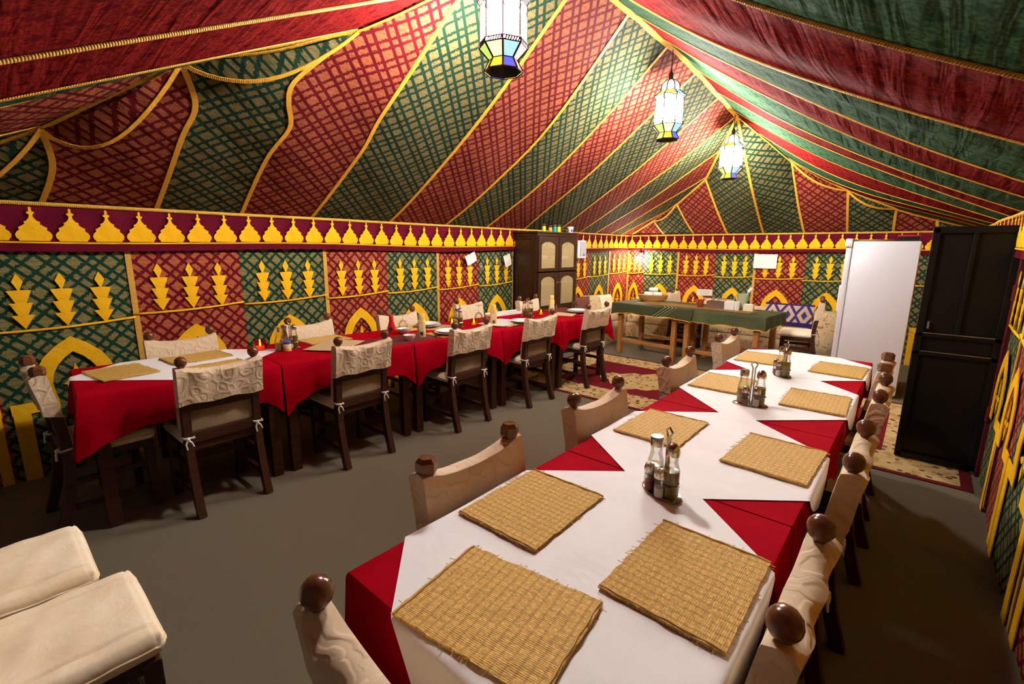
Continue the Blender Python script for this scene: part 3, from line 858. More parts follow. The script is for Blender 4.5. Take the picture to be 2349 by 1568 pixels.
    for sx in (-1, 1):
        mb = MB(); x = sx*0.181; y = chair_y(0.45); z = 0.462
        mb.tube([(x-.024, y-.03, z), (x+.024, y-.03, z-.004), (x+.026, y+.03, z+.004), (x-.026, y+.03, z), (x-.024, y-.03, z)], 0.006, 6)
        mb.sphere((x-.01, y-.037, z-.004), 0.011, 8, 5)
        mb.tube([(x-.01, y-.037, z-.006), (x-.022, y-.043, z-.03), (x-.018, y-.046, z-.062)], [0.006, .005, .004], 6)
        mb.tube([(x-.01, y-.037, z-.006), (x+.006, y-.044, z-.025), (x+.014, y-.044, z-.05)], [0.006, .005, .004], 6)
        mb.build('tie', 'tie_white', c, 1.0)
    return c
protos = {'ball': make_chair('ball'), 'block': make_chair('block')}
used = set()
def chair(style, x, y, rz, label, group=None):
    base = 'ball' if style == 'ball' else 'block'
    if base not in used:
        used.add(base); o = protos[base]; o.location = (x, y, 0); o.rotation_euler = (0, 0, rz)
    else:
        o = dup(protos[base], (x, y, 0), rz)
    if x < -2.5 and 4.2 < y < 5.5: o.location.z = 0.006   # stands on the rug
    o['label'] = label; o['category'] = 'chair'
    o['group'] = group or 'cream covered dining chairs'
    return o
R = math.radians
# at the table in front of the patterned long wall: aisle side (facing -x)
ORD = ['first', 'second', 'third', 'fourth', 'fifth']
ais = [(-3.150, 0.845, 91), (-3.075, 1.70, 91), (-2.995, 2.66, 90), (-2.940, 3.535, 90), (-2.865, 4.46, 88)]
for k, (x, y, a) in enumerate(ais):
    chair('ball', x, y, R(a), 'cream chair on the aisle side of the wall row, %s from head chair' % ORD[k], 'chairs at the table along the wall')
wal = [(-3.69, 0.915, -93), (-3.70, 1.88, -85), (-3.62, 2.70, -93), (-3.765, 3.82, -90), (-3.48, 4.60, -85)]
for k, (x, y, a) in enumerate(wal):
    chair('ball', x, y, R(a), 'cream chair between table and patterned wall, %s from head chair' % ORD[k], 'chairs at the table along the wall')
chair('block', -3.425, 0.385, R(2), 'cream chair with block finials at the head of the wall row', 'chairs at the table along the wall')
# at the table with the straw mats: wall side of the aisle (facing +x), other side (facing -x), head
lef = [('block', -0.765, 0.968, -90), ('ball', -0.764, 1.73, -90.5), ('ball', -0.766, 2.65, -89), ('ball', -0.780, 3.58, -90)]
for k, (st, x, y, a) in enumerate(lef):
    chair(st, x, y, R(a), 'cream chair on the aisle side of the straw mat row, %s from head chair' % ORD[k], 'chairs at the straw mat table')
rig = [('ball', -0.334, 0.985, 90), ('ball', -0.316, 1.80, 90), ('ball', -0.306, 2.655, 90), ('block', -0.326, 3.34, 90.5)]
for k, (st, x, y, a) in enumerate(rig):
    chair(st, x, y, R(a), 'cream chair on the door side of the straw mat row, %s from head chair' % ORD[k], 'chairs at the straw mat table')
chair('ball', -0.540, 0.550, R(-5), 'cream chair with round finials at the head of the straw mat row', 'chairs at the straw mat table')
chair('block', -1.625, 0.025, R(0), 'cream cushioned chair standing alone beside its twin, nearer the straw mat table', 'spare chairs in the corner')
chair('block', -2.085, -0.05, R(0), 'cream cushioned chair standing alone beside its twin, nearer the wall table', 'spare chairs in the corner')
chair('ball', -1.15, 7.05, R(98), 'cream covered chair beside the purple cushion, close to the refrigerator')
chair('ball', -2.63, 7.13, R(-87), 'cream covered chair behind the green covered counter, near the towel basket')

# ------------------------------------------------------------------ tables and cloths
TZ = 0.752
def make_table(name, cx, cy, w, l, rz, label, mat='dark_wood', h=TZ, cat='table', group=None, stretch=False):
    t = empty(name, (cx, cy, 0), rz); tag(t, label, cat, group)
    mb = MB(); mb.box((0, 0, h-0.014), (w, l, 0.028), None, 0.004); mb.build('tabletop', mat, t)
    mb = MB()
    for sx in (-1, 1): mb.box((sx*(w/2-0.05), 0, h-0.068), (0.022, l-0.10, 0.08))
    for sy in (-1, 1): mb.box((0, sy*(l/2-0.05), h-0.068), (w-0.10, 0.022, 0.08))
    mb.build('apron', mat, t)
    for sx in (-1, 1):
        for sy in (-1, 1):
            mb = MB(); mb.box((sx*(w/2-0.055), sy*(l/2-0.055), (h-0.028)/2), (0.062, 0.062, h-0.028), None, 0.005); mb.build('leg', mat, t)
    if stretch:
        for sx in (-1, 1):
            mb = MB(); mb.box((sx*(w/2-0.055), 0, 0.19), (0.03, l-0.06, 0.05), None, 0.004); mb.build('stretcher', mat, t)
    return t
def cloth(name, cx, cy, w, l, rz, hang, ends, mat, label, zt=TZ, seed=0, dip=0.12, cat='tablecloth', group=None, fold=0.05, piping=None, wave=1.0, side=None, join=0.012):
    """ends: (near, far) True where the cloth hangs over the end, False where the next table joins"""
    rnd = random.Random(seed); ph = [rnd.uniform(0, 6.28) for _ in range(6)]
    hw, hl = w/2+0.008, l/2 - 0.001
    yn = -hl - (0.008 if ends[0] else 0); yf = hl + (0.008 if ends[1] else 0)
    per = []  # (x,y,nx,ny,hangable)
    NS, NE = 40, 34
    for k in range(NS): per.append((hw, yn+(yf-yn)*k/NS, 1, 0, 1))
    for k in range(NE): per.append((hw-2*hw*k/NE, yf, 0, 1, 1 if ends[1] else 0))
    for k in range(NS): per.append((-hw, yf-(yf-yn)*k/NS, -1, 0, 1))
    for k in range(NE): per.append((-hw+2*hw*k/NE, yn, 0, -1, 1 if ends[0] else 0))
    n = len(per); rings = []
    zt2 = zt+0.004
    def corner_d(x, y): return min(math.hypot(abs(x)-hw, y-yn), math.hypot(abs(x)-hw, y-yf))
    steps = [0, 0.004, 0.05, 0.2, 0.45, 0.72, 1.0]
    for t in steps:
        ring = []
        for k, (x, y, nx, ny, hg) in enumerate(per):
            cd = corner_d(x, y); g = math.exp(-(cd/0.07))
            if k % 1 == 0 and cd < 1e-6: ax, ay = math.copysign(0.7, x), (0.7 if y > 0 else -0.7) * (1 if ((y > 0 and ends[1]) or (y < 0 and ends[0])) else 0.15)
            else: ax, ay = nx, ny
            if hg:
                H = (hang if side is None or ny else side)*(1+0.05*math.sin(k*0.33+ph[0])+0.03*math.sin(k*0.71+ph[1])) + dip*g
                out = 0.006 + (0.010*(1+math.sin(k*0.55+ph[2])) + 0.006*(1+math.sin(k*1.05+ph[3])))*t*wave + fold*g*t
                ring.append((x+ax*out*min(1, t*40), y+ay*out*min(1, t*40), zt2 - H*t))
            else:
                ring.append((x, y-ny*0.001*t, zt2-join*t))
        rings.append(ring)
    mb = MB(); mb.v += [p for r in rings for p in r]
    for a in range(len(rings)-1):
        for k in range(n):
            k2 = (k+1) % n; mb.f.append((a*n+k, a*n+k2, (a+1)*n+k2, (a+1)*n+k))
    # top as a grid fan with mild unevenness
    mb.f.append(tuple(range(n)))
    o = mb.build(name, mat, None, 0.9)
    o.location = (cx, cy, 0); o.rotation_euler = (0, 0, rz)
    if piping:
        run = []
        for k in list(range(n)) + [0]:
            if per[k][4]: run.append(rings[-1][k])
            if (not per[k][4] or k == 0 and len(run) > 1) and len(run) > 2:
                mb = MB(); mb.tube(run, 0.005, 6); mb.build('hem_piping', piping, o, 3.2); run = []
            elif not per[k][4]: run = []
    return tag(o, label, cat, group)
def diamond(cx, cy, hx, hy, rz, tx, ty0, ty1, tw, zt, ends, label, group, lift=0.0, trz=0.0, ori=(0, 0), flare=0.24, cap=9.0):
    """square white cloth laid cornerwise; folds down where it passes the table edge"""
    N = 64; mb = MB(); rows = []
    c, s_ = math.cos(rz), math.sin(rz)
    for i in range(N+1):
        row = []
        for j in range(N+1):
            a, b = -1+2*i/N, -1+2*j/N
            dx, dy = (a-b)/2*hx, (a+b)/2*hy
            x, y = cx + dx*c - dy*s_, cy + dx*s_ + dy*c
            z = zt + 0.0065 + lift
            e = abs(x-tx)-tw/2-0.020
            if e > 0:
                e = cap*(1-math.exp(-e/cap)); x = tx + math.copysign(tw/2+0.021+flare*e, x-tx); z -= e*0.99
            e = ty0-0.020-y
            if ends[0] and e > 0: y = ty0-0.021-0.24*e; z -= e*0.99
            e = y-ty1-0.020
            if ends[1] and e > 0: y = ty1+0.021+0.24*e; z -= e*0.99
            row.append((x, y, z))
        rows.append(row)
    mb.grid(rows)
    o = mb.build('white_overlay', 'white_cloth', None, 1.2)
    if trz:
        o.location = ori; o.rotation_euler = (0, 0, trz)
    return tag(o, label, 'tablecloth', group)
# straw mat table: four tables end to end
TX, TW = -0.548, 0.725
TB = [0.487, 1.385, 2.205, 3.02, 3.94]
WC = [0.90, 1.765, 2.73, 3.56]
dsc = ['at the head chair end', 'second from the head chair', 'third from the head chair', 'at the refrigerator end']
for k in range(4):
    cy = (TB[k]+TB[k+1])/2; l = TB[k+1]-TB[k]
    make_table('dining_table', TX, cy, TW-0.01, l-0.012, 0, 'dark wooden table under the straw mat row, %s' % dsc[k], group='tables of the straw mat row')
    cloth('red_tablecloth', TX, cy, TW, l-0.004, 0, 0.20, (k == 0, k == 3), 'red_cloth', 'red cloth under white overlay on the straw mat row, %s' % dsc[k], seed=k, group='red cloths of the straw mat row', dip=0.05, fold=0.012, wave=0.25, side=0.12)
    diamond(TX-0.005+(0.0, 0.01, 0.0, -0.01)[k], WC[k], (0.66, 0.63, 0.65, 0.66)[k], (0.585, 0.50, 0.60, 0.57)[k], R((-1, 1, 0, 1)[k]), TX, TB[0], TB[4], TW, TZ, (k == 0, k == 3),
            'white cloth laid cornerwise over red on the straw mat row, %s' % dsc[k], 'white overlays of the straw mat row', 0.0004*k, flare=0.05, cap=0.13)
# long table along the wall: five tables end to end, slightly skewed
LY = [0.30, 1.26, 2.25, 3.20, 4.05, 4.95]
SK = R(4.5); LW = 0.74
def lt(u, v):  # u across from aisle edge towards wall, v along
    ox, oy = -3.10, 0.30
    return (ox - u*math.cos(SK) + (v-0.30)*math.sin(SK), oy + (v-0.30)*math.cos(SK) + u*math.sin(-SK)*-0.0 + u*0.0)
dsl = ['at its head chair', 'second from its head chair', 'third from its head chair', 'fourth from its head chair', 'nearest the cabinet']
for k in range(5):
    x, y = lt(LW/2, (LY[k]+LY[k+1])/2); l = LY[k+1]-LY[k]
    make_table('dining_table', x, y, LW-0.01, l-0.012, -SK, 'dark wooden table in the row along the patterned wall, %s' % dsl[k], group='tables of the wall row')
    cloth('red_tablecloth', x, y, LW, l-0.004, -SK, 0.21, (k == 0, k == 4), 'red_cloth', 'red hanging cloth on the row along the patterned wall, %s' % dsl[k], seed=20+k, wave=0.6, dip=0.12, group='red cloths of the wall row', fold=0.06)
x, y = lt(LW/2, 0.83)
diamond(-0.105, 0.0, 0.56, 0.60, R(2), 0, -0.53, 0.9, LW, TZ, (True, False), 'white cloth laid cornerwise over red beside the lit red glass candle', 'white overlays of the wall row', 0.0, -SK, (x, y, 0), flare=0.08, cap=0.12)

# ------------------------------------------------------------------ straw place mats
def make_mat():
    mb = MB(); W, L = 0.268, 0.352; N, M = 14, 20; uv = []
    rnd = random.Random(3); top = []
    for sgn, z0 in ((1, 0.0055), (0, 0.0)):
        rows = []
        for i in range(N+1):
            row = []
            for j in range(M+1):
                x = -W/2+W*i/N; y = -L/2+L*j/M
                if i in (0, N): x += rnd.uniform(-0.0022, 0.0022)
                if j in (0, M): y += rnd.uniform(-0.0022, 0.0022)
                z = z0 + (0.0012*math.sin(i*1.7+j*0.9) if sgn else 0)
                row.append((x, y, z)); uv.append((y, x))
            rows.append(row)
        o = mb.grid(rows)
    n = (N+1)*(M+1); w = M+1
    per = [(0, j) for j in range(M+1)] + [(i, M) for i in range(1, N+1)] + [(N, j) for j in range(M-1, -1, -1)] + [(i, 0) for i in range(N-1, 0, -1)]
    for k in range(len(per)):
        a, b = per[k], per[(k+1) % len(per)]
        ia, ib = a[0]*w+a[1], b[0]*w+b[1]; mb.f.append((ia, ib, n+ib, n+ia))
    m = mb.build('straw_place_mat', 'straw', None, None, uv)
    # hems and loose straws
    for sy in (-1, 1):
        mb = MB(); mb.tube([(-W/2+W*k/12, sy*(L/2-0.006)+0.0012*math.sin(k*2), 0.0058+0.001*math.sin(k*3)) for k in range(13)], 0.0032, 6)
        mb.build('hem', 'straw', m, 1.0)
    mb = MB()
    for k in range(34):
        sx = rnd.choice((-1, 1)); y = rnd.uniform(-L/2, L/2); L2 = rnd.uniform(0.004, 0.014)
        mb.tube([(sx*(W/2-0.004), y, 0.004), (sx*(W/2+L2), y+rnd.uniform(-.006, .006), 0.003)], 0.0009, 4)
    for k in range(8):
        sy = rnd.choice((-1, 1)); x = rnd.uniform(-W/2, W/2)
        mb.tube([(x, sy*(L/2-0.003), 0.004), (x+rnd.uniform(-.008, .008), sy*(L/2+rnd.uniform(.004, .016)), 0.003)], 0.0009, 4)
    tag(mb.build('loose_straw', 'straw_plain', m), kind='stuff')
    return m
MATP = make_mat(); mat_used = [False]
def place_mat(x, y, rz, label, z=TZ+0.0095, group='straw place mats'):
    if not mat_used[0]:
        mat_used[0] = True; o = MATP; o.location = (x, y, z); o.rotation_euler = (0, 0, rz)
    else: o = dup(MATP, (x, y, z), rz)
    tag(o, label, 'place mat', group); return o
place_mat(-0.572, 0.625, R(98), 'straw place mat in front of the head chair, overhanging the table end')
mm = [(-0.316, 0.993, 0, 'door side, first from the head chair'), (-0.772, 0.993, 1, 'aisle side, first from the head chair'), (-0.318, 1.832, -2, 'door side, second from the head chair'),
      (-0.748, 1.837, 0, 'aisle side, second from the head chair'), (-0.318, 2.684, 2, 'door side, third from the head chair'), (-0.770, 2.71, 1, 'aisle side, third from the head chair'),
      (-0.318, 3.517, -2, 'door side, fourth from the head chair'), (-0.772, 3.54, 2, 'aisle side, fourth from the head chair')]
for x, y, a, d in mm: place_mat(x, y, R(a), 'straw place mat on the white covered row, ' + d)
ml = [(-3.515, 0.51, 94+4, 'before the head chair of the wall row'), (-3.63, 0.93, 4, 'before the first chair against the wall'), (-3.62, 1.83, 2, 'before the second chair against the wall'),
      (-3.235, 0.93, 3, 'behind the first aisle chair of the wall row'), (-3.575, 2.66, -2, 'before the third chair against the wall'), (-3.10, 2.72, 0, 'behind the third aisle chair of the wall row'), (-3.07, 3.52, -3, 'behind the fourth aisle chair of the wall row')]
for x, y, a, d in ml: place_mat(x, y, R(a), 'straw place mat ' + d, TZ+(0.0095 if y < 1.2 else 0.0045))

# ------------------------------------------------------------------ cruet sets
def make_cruet(full=True):
    c = empty('cruet_set')
    mb = MB()
    mb.lathe([(0.001, 0), (0.040, 0.0), (0.042, 0.003), (0.040, 0.006), (0.001, 0.006)], 24, (0, 0, 0), True, Matrix.Diagonal((1.75, 1.0, 1, 1)))
    mb.build('tray', 'chrome', c, 0.8)
    mb = MB()
    mb.tube([(-0.004, 0.012, 0.005), (-0.004, 0.012, 0.17)], 0.0032, 8); mb.tube([(0.006, 0.012, 0.005), (0.006, 0.012, 0.17)], 0.0032, 8)
    mb.tube([(-0.004, 0.012, 0.168), (-0.012, 0.012, 0.185), (0.001, 0.012, 0.196), (0.014, 0.012, 0.185), (0.006, 0.012, 0.168)], 0.0032, 8)
    for z in (0.045,):
        for dx in (-0.034, 0.034):
            mb.tube([(dx+0.026*math.cos(t), 0.026*math.sin(t), z) for t in [2*PI*k/16 for k in range(17)]], 0.0018, 6, False)
    mb.build('wire_frame', 'chrome', c, 0.9)
    for dx, oil, cap, h in ((-0.034, 'pale_oil', 'flat', 0.075), (0.034, 'olive_oil', 'dome', 0.085)):
        b = empty('b'); bpy.data.objects.remove(b)
        mb = MB(); mb.lathe([(0.020, 0.007), (0.0235, 0.012), (0.0235, 0.085), (0.019, 0.10), (0.0165, 0.112), (0.0165, 0.135)], 18, (dx, 0, 0), True)
        bt = mb.build('bottle', 'clear_glass', c, 0.8)
        mb = MB(); mb.lathe([(0.019, 0.009), (0.0215, 0.014), (0.0215, h), (0.001, h+0.001)], 16, (dx, 0, 0)); mb.build('oil', oil, bt, 0.8)
        mb = MB()
        if cap == 'flat': mb.lathe([(0.019, 0.132), (0.019, 0.156), (0.017, 0.160), (0.001, 0.160)], 18, (dx, 0, 0))
        else: mb.lathe([(0.0195, 0.130), (0.0195, 0.146), (0.015, 0.158), (0.008, 0.164), (0.001, 0.166)], 18, (dx, 0, 0))
        mb.build('cap', 'chrome', bt, 0.8)
    for dx, dy in ((0.024, -0.030), (-0.020, -0.030)):
        mb = MB(); mb.lathe([(0.013, 0.007), (0.0155, 0.01), (0.0145, 0.06), (0.014, 0.068)], 14, (dx, dy, 0)); sh = mb.build('shaker', 'clear_glass', c, 0.8)
        mb = MB(); mb.lathe([(0.012, 0.009), (0.013, 0.012), (0.0125, 0.035), (0.001, 0.036)], 12, (dx, dy, 0)); mb.build('salt_fill', 'salt' if dx > 0 else 'brown_jar', sh, 0.8)
        mb = MB(); mb.lathe([(0.0155, 0.064), (0.0165, 0.075), (0.012, 0.088), (0.001, 0.091)], 14, (dx, dy, 0)); mb.build('cap', 'chrome', sh, 0.8)
    return c
cr = make_cruet()
cz = TZ+0.0068
cr.location = (-0.522, 1.318, cz); cr.rotation_euler = (0, 0, R(-28)); cr.scale = (1.08, 1.08, 1.08)
tag(cr, 'chrome cruet stand with oil bottles, first from the head chair', 'cruet', 'cruet sets on the white cloths')
for (x, y, a, lab) in [(-0.552, 2.42, 10, 'chrome cruet stand with oil bottles between the second and third pairs of mats'), (-0.556, 3.13, -60, 'chrome cruet stand with oil bottles toward the refrigerator end of the table'),
                       (-3.50, 1.50, 40, 'chrome cruet stand beside the lit red glass candle'), (-3.30, 3.02, -20, 'chrome cruet stand between the lit candle jar and the red capped bottle'), (-3.26, 4.02, 30, 'chrome cruet stand beside the orange candle near the cabinet')]:
    o = dup(cr, (x, y, cz if x > -2 else TZ+0.005), R(a), lab)

# ------------------------------------------------------------------ lanterns
def make_lantern():
    L = empty('hanging_lantern'); n = 8
    def ringp(r, z): return [Vector((r*math.cos(2*PI*(k+.5)/n), r*math.sin(2*PI*(k+.5)/n), z)) for k in range(n)]
    lev = [(0.108, 0.0), (0.076, 0.058), (0.133, 0.118), (0.133, 0.140), (0.125, 0.142), (0.125, 0.325), (0.140, 0.345), (0.140, 0.358), (0.085, 0.400), (0.085, 0.408)]
    RG = [ringp(r, z) for r, z in lev]
    def pane(a, b, k, mat, name, ins=0.92):
        k2 = (k+1) % n; q = [a[k], a[k2], b[k2], b[k]]; ce = sum(q, Vector())/4
        q = [ce+(p-ce)*ins for p in q]; nn = (q[1]-q[0]).cross(q[3]-q[0]).normalized()
        mb = MB(); mb.v = [tuple(p) for p in q] + [tuple(p-nn*0.003) for p in q]
        mb.f = [(0, 1, 2, 3), (7, 6, 5, 4), (0, 4, 5, 1), (1, 5, 6, 2), (2, 6, 7, 3), (3, 7, 4, 0)]
        return mb.build(name, mat, L)
    low = ['lamp_pale_yellow', 'lamp_blue', 'lamp_pink', 'lamp_green', 'lamp_pale_yellow', 'lamp_blue', 'lamp_pink', 'lamp_green']
    skr = ['lamp_yellow', 'lamp_deep_blue', 'lamp_pink', 'lamp_green', 'lamp_yellow', 'lamp_deep_blue', 'lamp_pink', 'lamp_green']
    top = ['lamp_yellow', 'lamp_pale_yellow', 'lamp_blue', 'lamp_pink', 'lamp_green', 'lamp_yellow', 'lamp_blue', 'lamp_cream']
    for k in range(n):
        pane(RG[4], RG[5], k, 'lamp_white', 'body_pane', 0.955)
        pane(RG[1], RG[2], k, low[(k+7) % 8], 'lower_pane'); pane(RG[0], RG[1], k, skr[(k+7) % 8], 'skirt_pane', 0.94)
        pane(RG[7], RG[8], k, top[k], 'upper_pane', 0.9)
    mb = MB()
    for k in range(n):
        for a in range(len(lev)-1): mb.tube([RG[a][k], RG[a+1][k]], 0.0058, 6)
        k2 = (k+1) % n
        for a in (0, 1, 2, 3, 4, 5, 6, 7, 8): mb.tube([RG[a][k], RG[a][k2]], 0.0036, 6)
        # fretted band below and above the body
        for t in [i/7 for i in range(1, 7)]:
            p = RG[2][k].lerp(RG[2][k2], t); q = RG[3][k].lerp(RG[3][k2], min(1, t+0.10)); mb.tube([p, q], 0.0042, 5)
            p = RG[5][k].lerp(RG[5][k2], t); q = RG[6][k].lerp(RG[6][k2], min(1, t+0.10)); mb.tube([p, q], 0.0042, 5)
        # gothic corner brackets in each pane
        for t, u in ((0.28, 0.20), (0.72, 0.20)):
            p = RG[5][k].lerp(RG[5][k2], t); q = RG[5][k if t < .5 else k2].lerp(RG[4][k if t < .5 else k2], 0.33); mb.tube([p, q], 0.0034, 5)
    mb.build('frame', 'lantern_iron', L, 0.8)
    mb = MB(); mb.lathe([(0.074, 0.060), (0.074, 0.062), (0.001, 0.062)], 8, (0, 0, 0), False, off=.5); mb.build('bottom_plate', 'lantern_iron', L)
    mb = MB(); mb.lathe([(0.100, 0.0005), (0.0695, 0.057)], 8, (0, 0, 0), False, off=.5); mb.build('skirt_lining', 'lantern_iron', L)
    # pierced dome
    D = [(0.082, 0.408), (0.084, 0.432), (0.074, 0.458), (0.052, 0.480), (0.026, 0.494)]
    for k in range(n):
        mb = MB()
        for a in range(len(D)-1):
            (r1, z1), (r2, z2) = D[a], D[a+1]; t1, t2 = 2*PI*(k+.60)/n, 2*PI*(k+1.40)/n
            o = len(mb.v)
            for r, z, t in ((r1, z1, t1), (r1, z1, t2), (r2, z2, t2), (r2, z2, t1)): mb.v.append((r*.97*math.cos(t), r*.97*math.sin(t), z))
            mb.f.append((o, o+1, o+2, o+3))
        mb.build('dome_pane', 'lamp_cream', L)
        mb = MB(); t = 2*PI*(k+.5)/n; mb.tube([(r*math.cos(t), r*math.sin(t), z) for r, z in D], 0.006, 6); mb.build('dome_rib', 'lantern_iron', L, 0.8)
    mb = MB(); mb.lathe([(0.028, 0.492), (0.020, 0.502), (0.018, 0.55), (0.012, 0.556), (0.006, 0.58), (0.001, 0.582)], 12); mb.build('stem', 'lantern_iron', L, 0.8)
    return L
lan = make_lantern()
def hang_cord(L, x, y, z):
    mb = MB(); mb.tube([(0, 0, 0.575), (0.003, 0, 0.7), (0, 0, zridge(y)-z-0.01)], 0.0045, 6); mb.build('cord', 'lantern_iron', L, 0.8)
for k, (x, y, z, a, lab) in enumerate([(-1.9, 2.10, 2.455, 18, 'octagonal lantern of white and coloured glass above the aisle, first from the tent front'), (-1.9, 4.30, 2.468, 27, 'octagonal lantern of white and coloured glass in the middle of the ridge'), (-1.9, 6.14, 2.335, 5, 'octagonal lantern of white and coloured glass under the far peak of the ridge')]):
    if k == 0: o = lan; o.location = (x, y, z); o.rotation_euler = (0, 0, R(a))
    else: o = dup(lan, (x, y, z), R(a))
    tag(o, lab, 'lantern', 'hanging lanterns')
lanterns = [o for o in COL.objects if o.name.startswith('hanging_lantern')]
for o in lanterns: hang_cord(o, *o.location)
# wall light in the corner
wlmp = tag(empty('wall_lamp', (-3.93, 8.085, 1.34)), 'bare bright bulb on the patterned back wall near the corner', 'lamp')
mb = MB(); mb.lathe([(0.045, 0), (0.045, 0.012), (0.02, 0.02), (0.016, 0.05), (0.001, 0.051)], 14, M=Matrix.Translation((0, 0.04, 0.10)) @ Matrix.Rotation(PI/2, 4, 'X')); mb.build('wall_plate', 'lantern_iron', wlmp, 0.8)
mb = MB(); mb.tube([(0, 0.0, 0.10), (0, -0.05, 0.11), (0, -0.09, 0.09), (0, -0.09, 0.05)], 0.007, 8); mb.build('arm', 'lantern_iron', wlmp, 0.8)
mb = MB(); mb.lathe([(0.012, 0.05), (0.014, 0.03), (0.032, -0.005), (0.030, -0.03), (0.014, -0.045), (0.001, -0.047)], 14, (0, -0.09, 0)); mb.build('bulb', 'bulb', wlmp, 3.2)

# ------------------------------------------------------------------ refrigerator
fr = tag(empty('refrigerator', (-0.345, 6.40, 0)), 'tall white refrigerator standing behind the open black door', 'refrigerator')
mb = MB(); mb.box((0.03, 0, 0.815), (0.54, 0.60, 1.57), None, 0.012); mb.build('body', 'fridge_white', fr, 0.6)
mb = MB(); mb.box((-0.278, 0, 1.585), (0.066, 0.60, 0.085), None, 0.016); mb.build('top_panel', 'white_plastic', fr, 0.6)
mb = MB(); mb.box((-0.272, 0, 0.80), (0.05, 0.60, 1.47), None, 0.010); dr = mb.build('refrigerator_door', 'fridge_white', fr, 0.6)
mb = MB(); mb.box((-0.243, 0, 0.80), (0.010, 0.58, 1.45)); mb.build('gasket', 'grey_plastic', dr)
mb = MB(); mb.box((-0.305, -0.24, 1.0), (0.02, 0.025, 0.28), None, 0.006); mb.build('handle', 'white_plastic', dr)
mb = MB(); mb.box((0.03, 0, 0.015), (0.5, 0.56, 0.03)); mb.build('plinth', 'grey_plastic', fr)
ft = empty('serving_tray', (-0.42, 6.38, 1.6)); tag(ft, 'shallow woven tray lying on top of the refrigerator', 'tray')
mb = MB(); mb.lathe([(0.001, 0.0), (0.14, 0.0), (0.17, 0.022), (0.163, 0.022), (0.135, 0.006), (0.001, 0.006)], 24); mb.build('tray_body', 'wicker', ft, 0.8)
fb = empty('storage_box', (-0.15, 6.30, 1.6)); tag(fb, 'low black box with red lid on top of the refrigerator', 'box')
mb = MB(); mb.box((0, 0, 0.025), (0.17, 0.24, 0.05), None, 0.006); mb.build('box_body', 'black_metal', fb)
mb = MB(); mb.box((0, 0, 0.056), (0.175, 0.245, 0.014), None, 0.004); mb.build('lid', 'red_cap', fb)

# ------------------------------------------------------------------ glazed cabinet against the long wall (faces +x)
cb = tag(empty('display_cabinet', (-4.0, 5.32, 0)), 'dark wooden cabinet with arched glass doors against the patterned wall', 'cabinet')
D_, W_, H_ = 0.40, 0.92, 1.70
mb = MB()
mb.box((-D_/2+0.01, 0, H_/2), (0.02, W_, H_)); mb.box((0, -W_/2+0.012, H_/2), (D_, 0.024, H_)); mb.box((0, W_/2-0.012, H_/2), (D_, 0.024, H_))
mb.box((0, 0, 0.04), (D_, W_, 0.08)); mb.box((0, 0, 0.66), (D_-0.02, W_-0.04, 0.03)); mb.box((0, 0, H_-0.015), (D_, W_, 0.03))
mb.build('carcass', 'cabinet_wood', cb)
mb = MB(); mb.box((0, 0, H_+0.012), (D_+0.05, W_+0.05, 0.024), None, 0.006); mb.box((0, 0, H_-0.02), (D_+0.025, W_+0.025, 0.03), None, 0.006); mb.build('cornice', 'cabinet_wood', cb)
mb = MB(); mb.box((-D_/2+0.024, 0, 1.18), (0.006, W_-0.05, 1.0)); mb.build('back_board', 'cabinet_inside', cb)
for z in (1.03, 1.36):
    mb = MB(); mb.box((-0.02, 0, z), (D_-0.08, W_-0.05, 0.016)); mb.build('shelf', 'cabinet_inside', cb)
for z0, z1 in ((0.72, 1.62), (0.10, 0.60)):   # raised side panel seen from the room
    mb = MB()
    zc, hh = (z0+z1)/2, (z1-z0)
    mb.box((0, -W_/2-0.006, zc), (D_*0.58, 0.012, hh), None, 0.005); mb.build('side_panel', 'cabinet_wood', cb)
    mb = MB()
    for x in (-1, 1): mb.box((x*D_*0.32, -W_/2-0.008, zc), (0.018, 0.016, hh+0.03), None, 0.004)
    for zz in (z0-0.01, z1+0.01): mb.box((0, -W_/2-0.008, zz), (D_*0.66, 0.016, 0.018), None, 0.004)
    mb.build('panel_moulding', 'cabinet_wood', cb)
def arch_frame(mb, x, y0, y1, z0, z1, st, rise, th):
    """rectangular frame with an arched top opening, lying in the yz plane at x"""
    mb.box((x, y0+st/2, (z0+z1)/2), (th, st, z1-z0), None, 0.003); mb.box((x, y1-st/2, (z0+z1)/2), (th, st, z1-z0), None, 0.003)
    mb.box((x, (y0+y1)/2, z0+st/2), (th, y1-y0-2*st+0.004, st), None, 0.003)
    ya, yb = y0+st-0.002, y1-st+0.002; n = 12
    for k in range(n):
        a, b = ya+(yb-ya)*k/n, ya+(yb-ya)*(k+1)/n
        f = lambda y: z1-st-rise*(1-math.sin(PI*(y-ya)/(yb-ya))**0.7)
        o = len(mb.v)
        for xx in (x-th/2, x+th/2):
            mb.v += [(xx, a, f(a)), (xx, b, f(b)), (xx, b, z1), (xx, a, z1)]
        mb.f += [(o, o+1, o+2, o+3), (o+7, o+6, o+5, o+4), (o, o+4, o+5, o+1)]
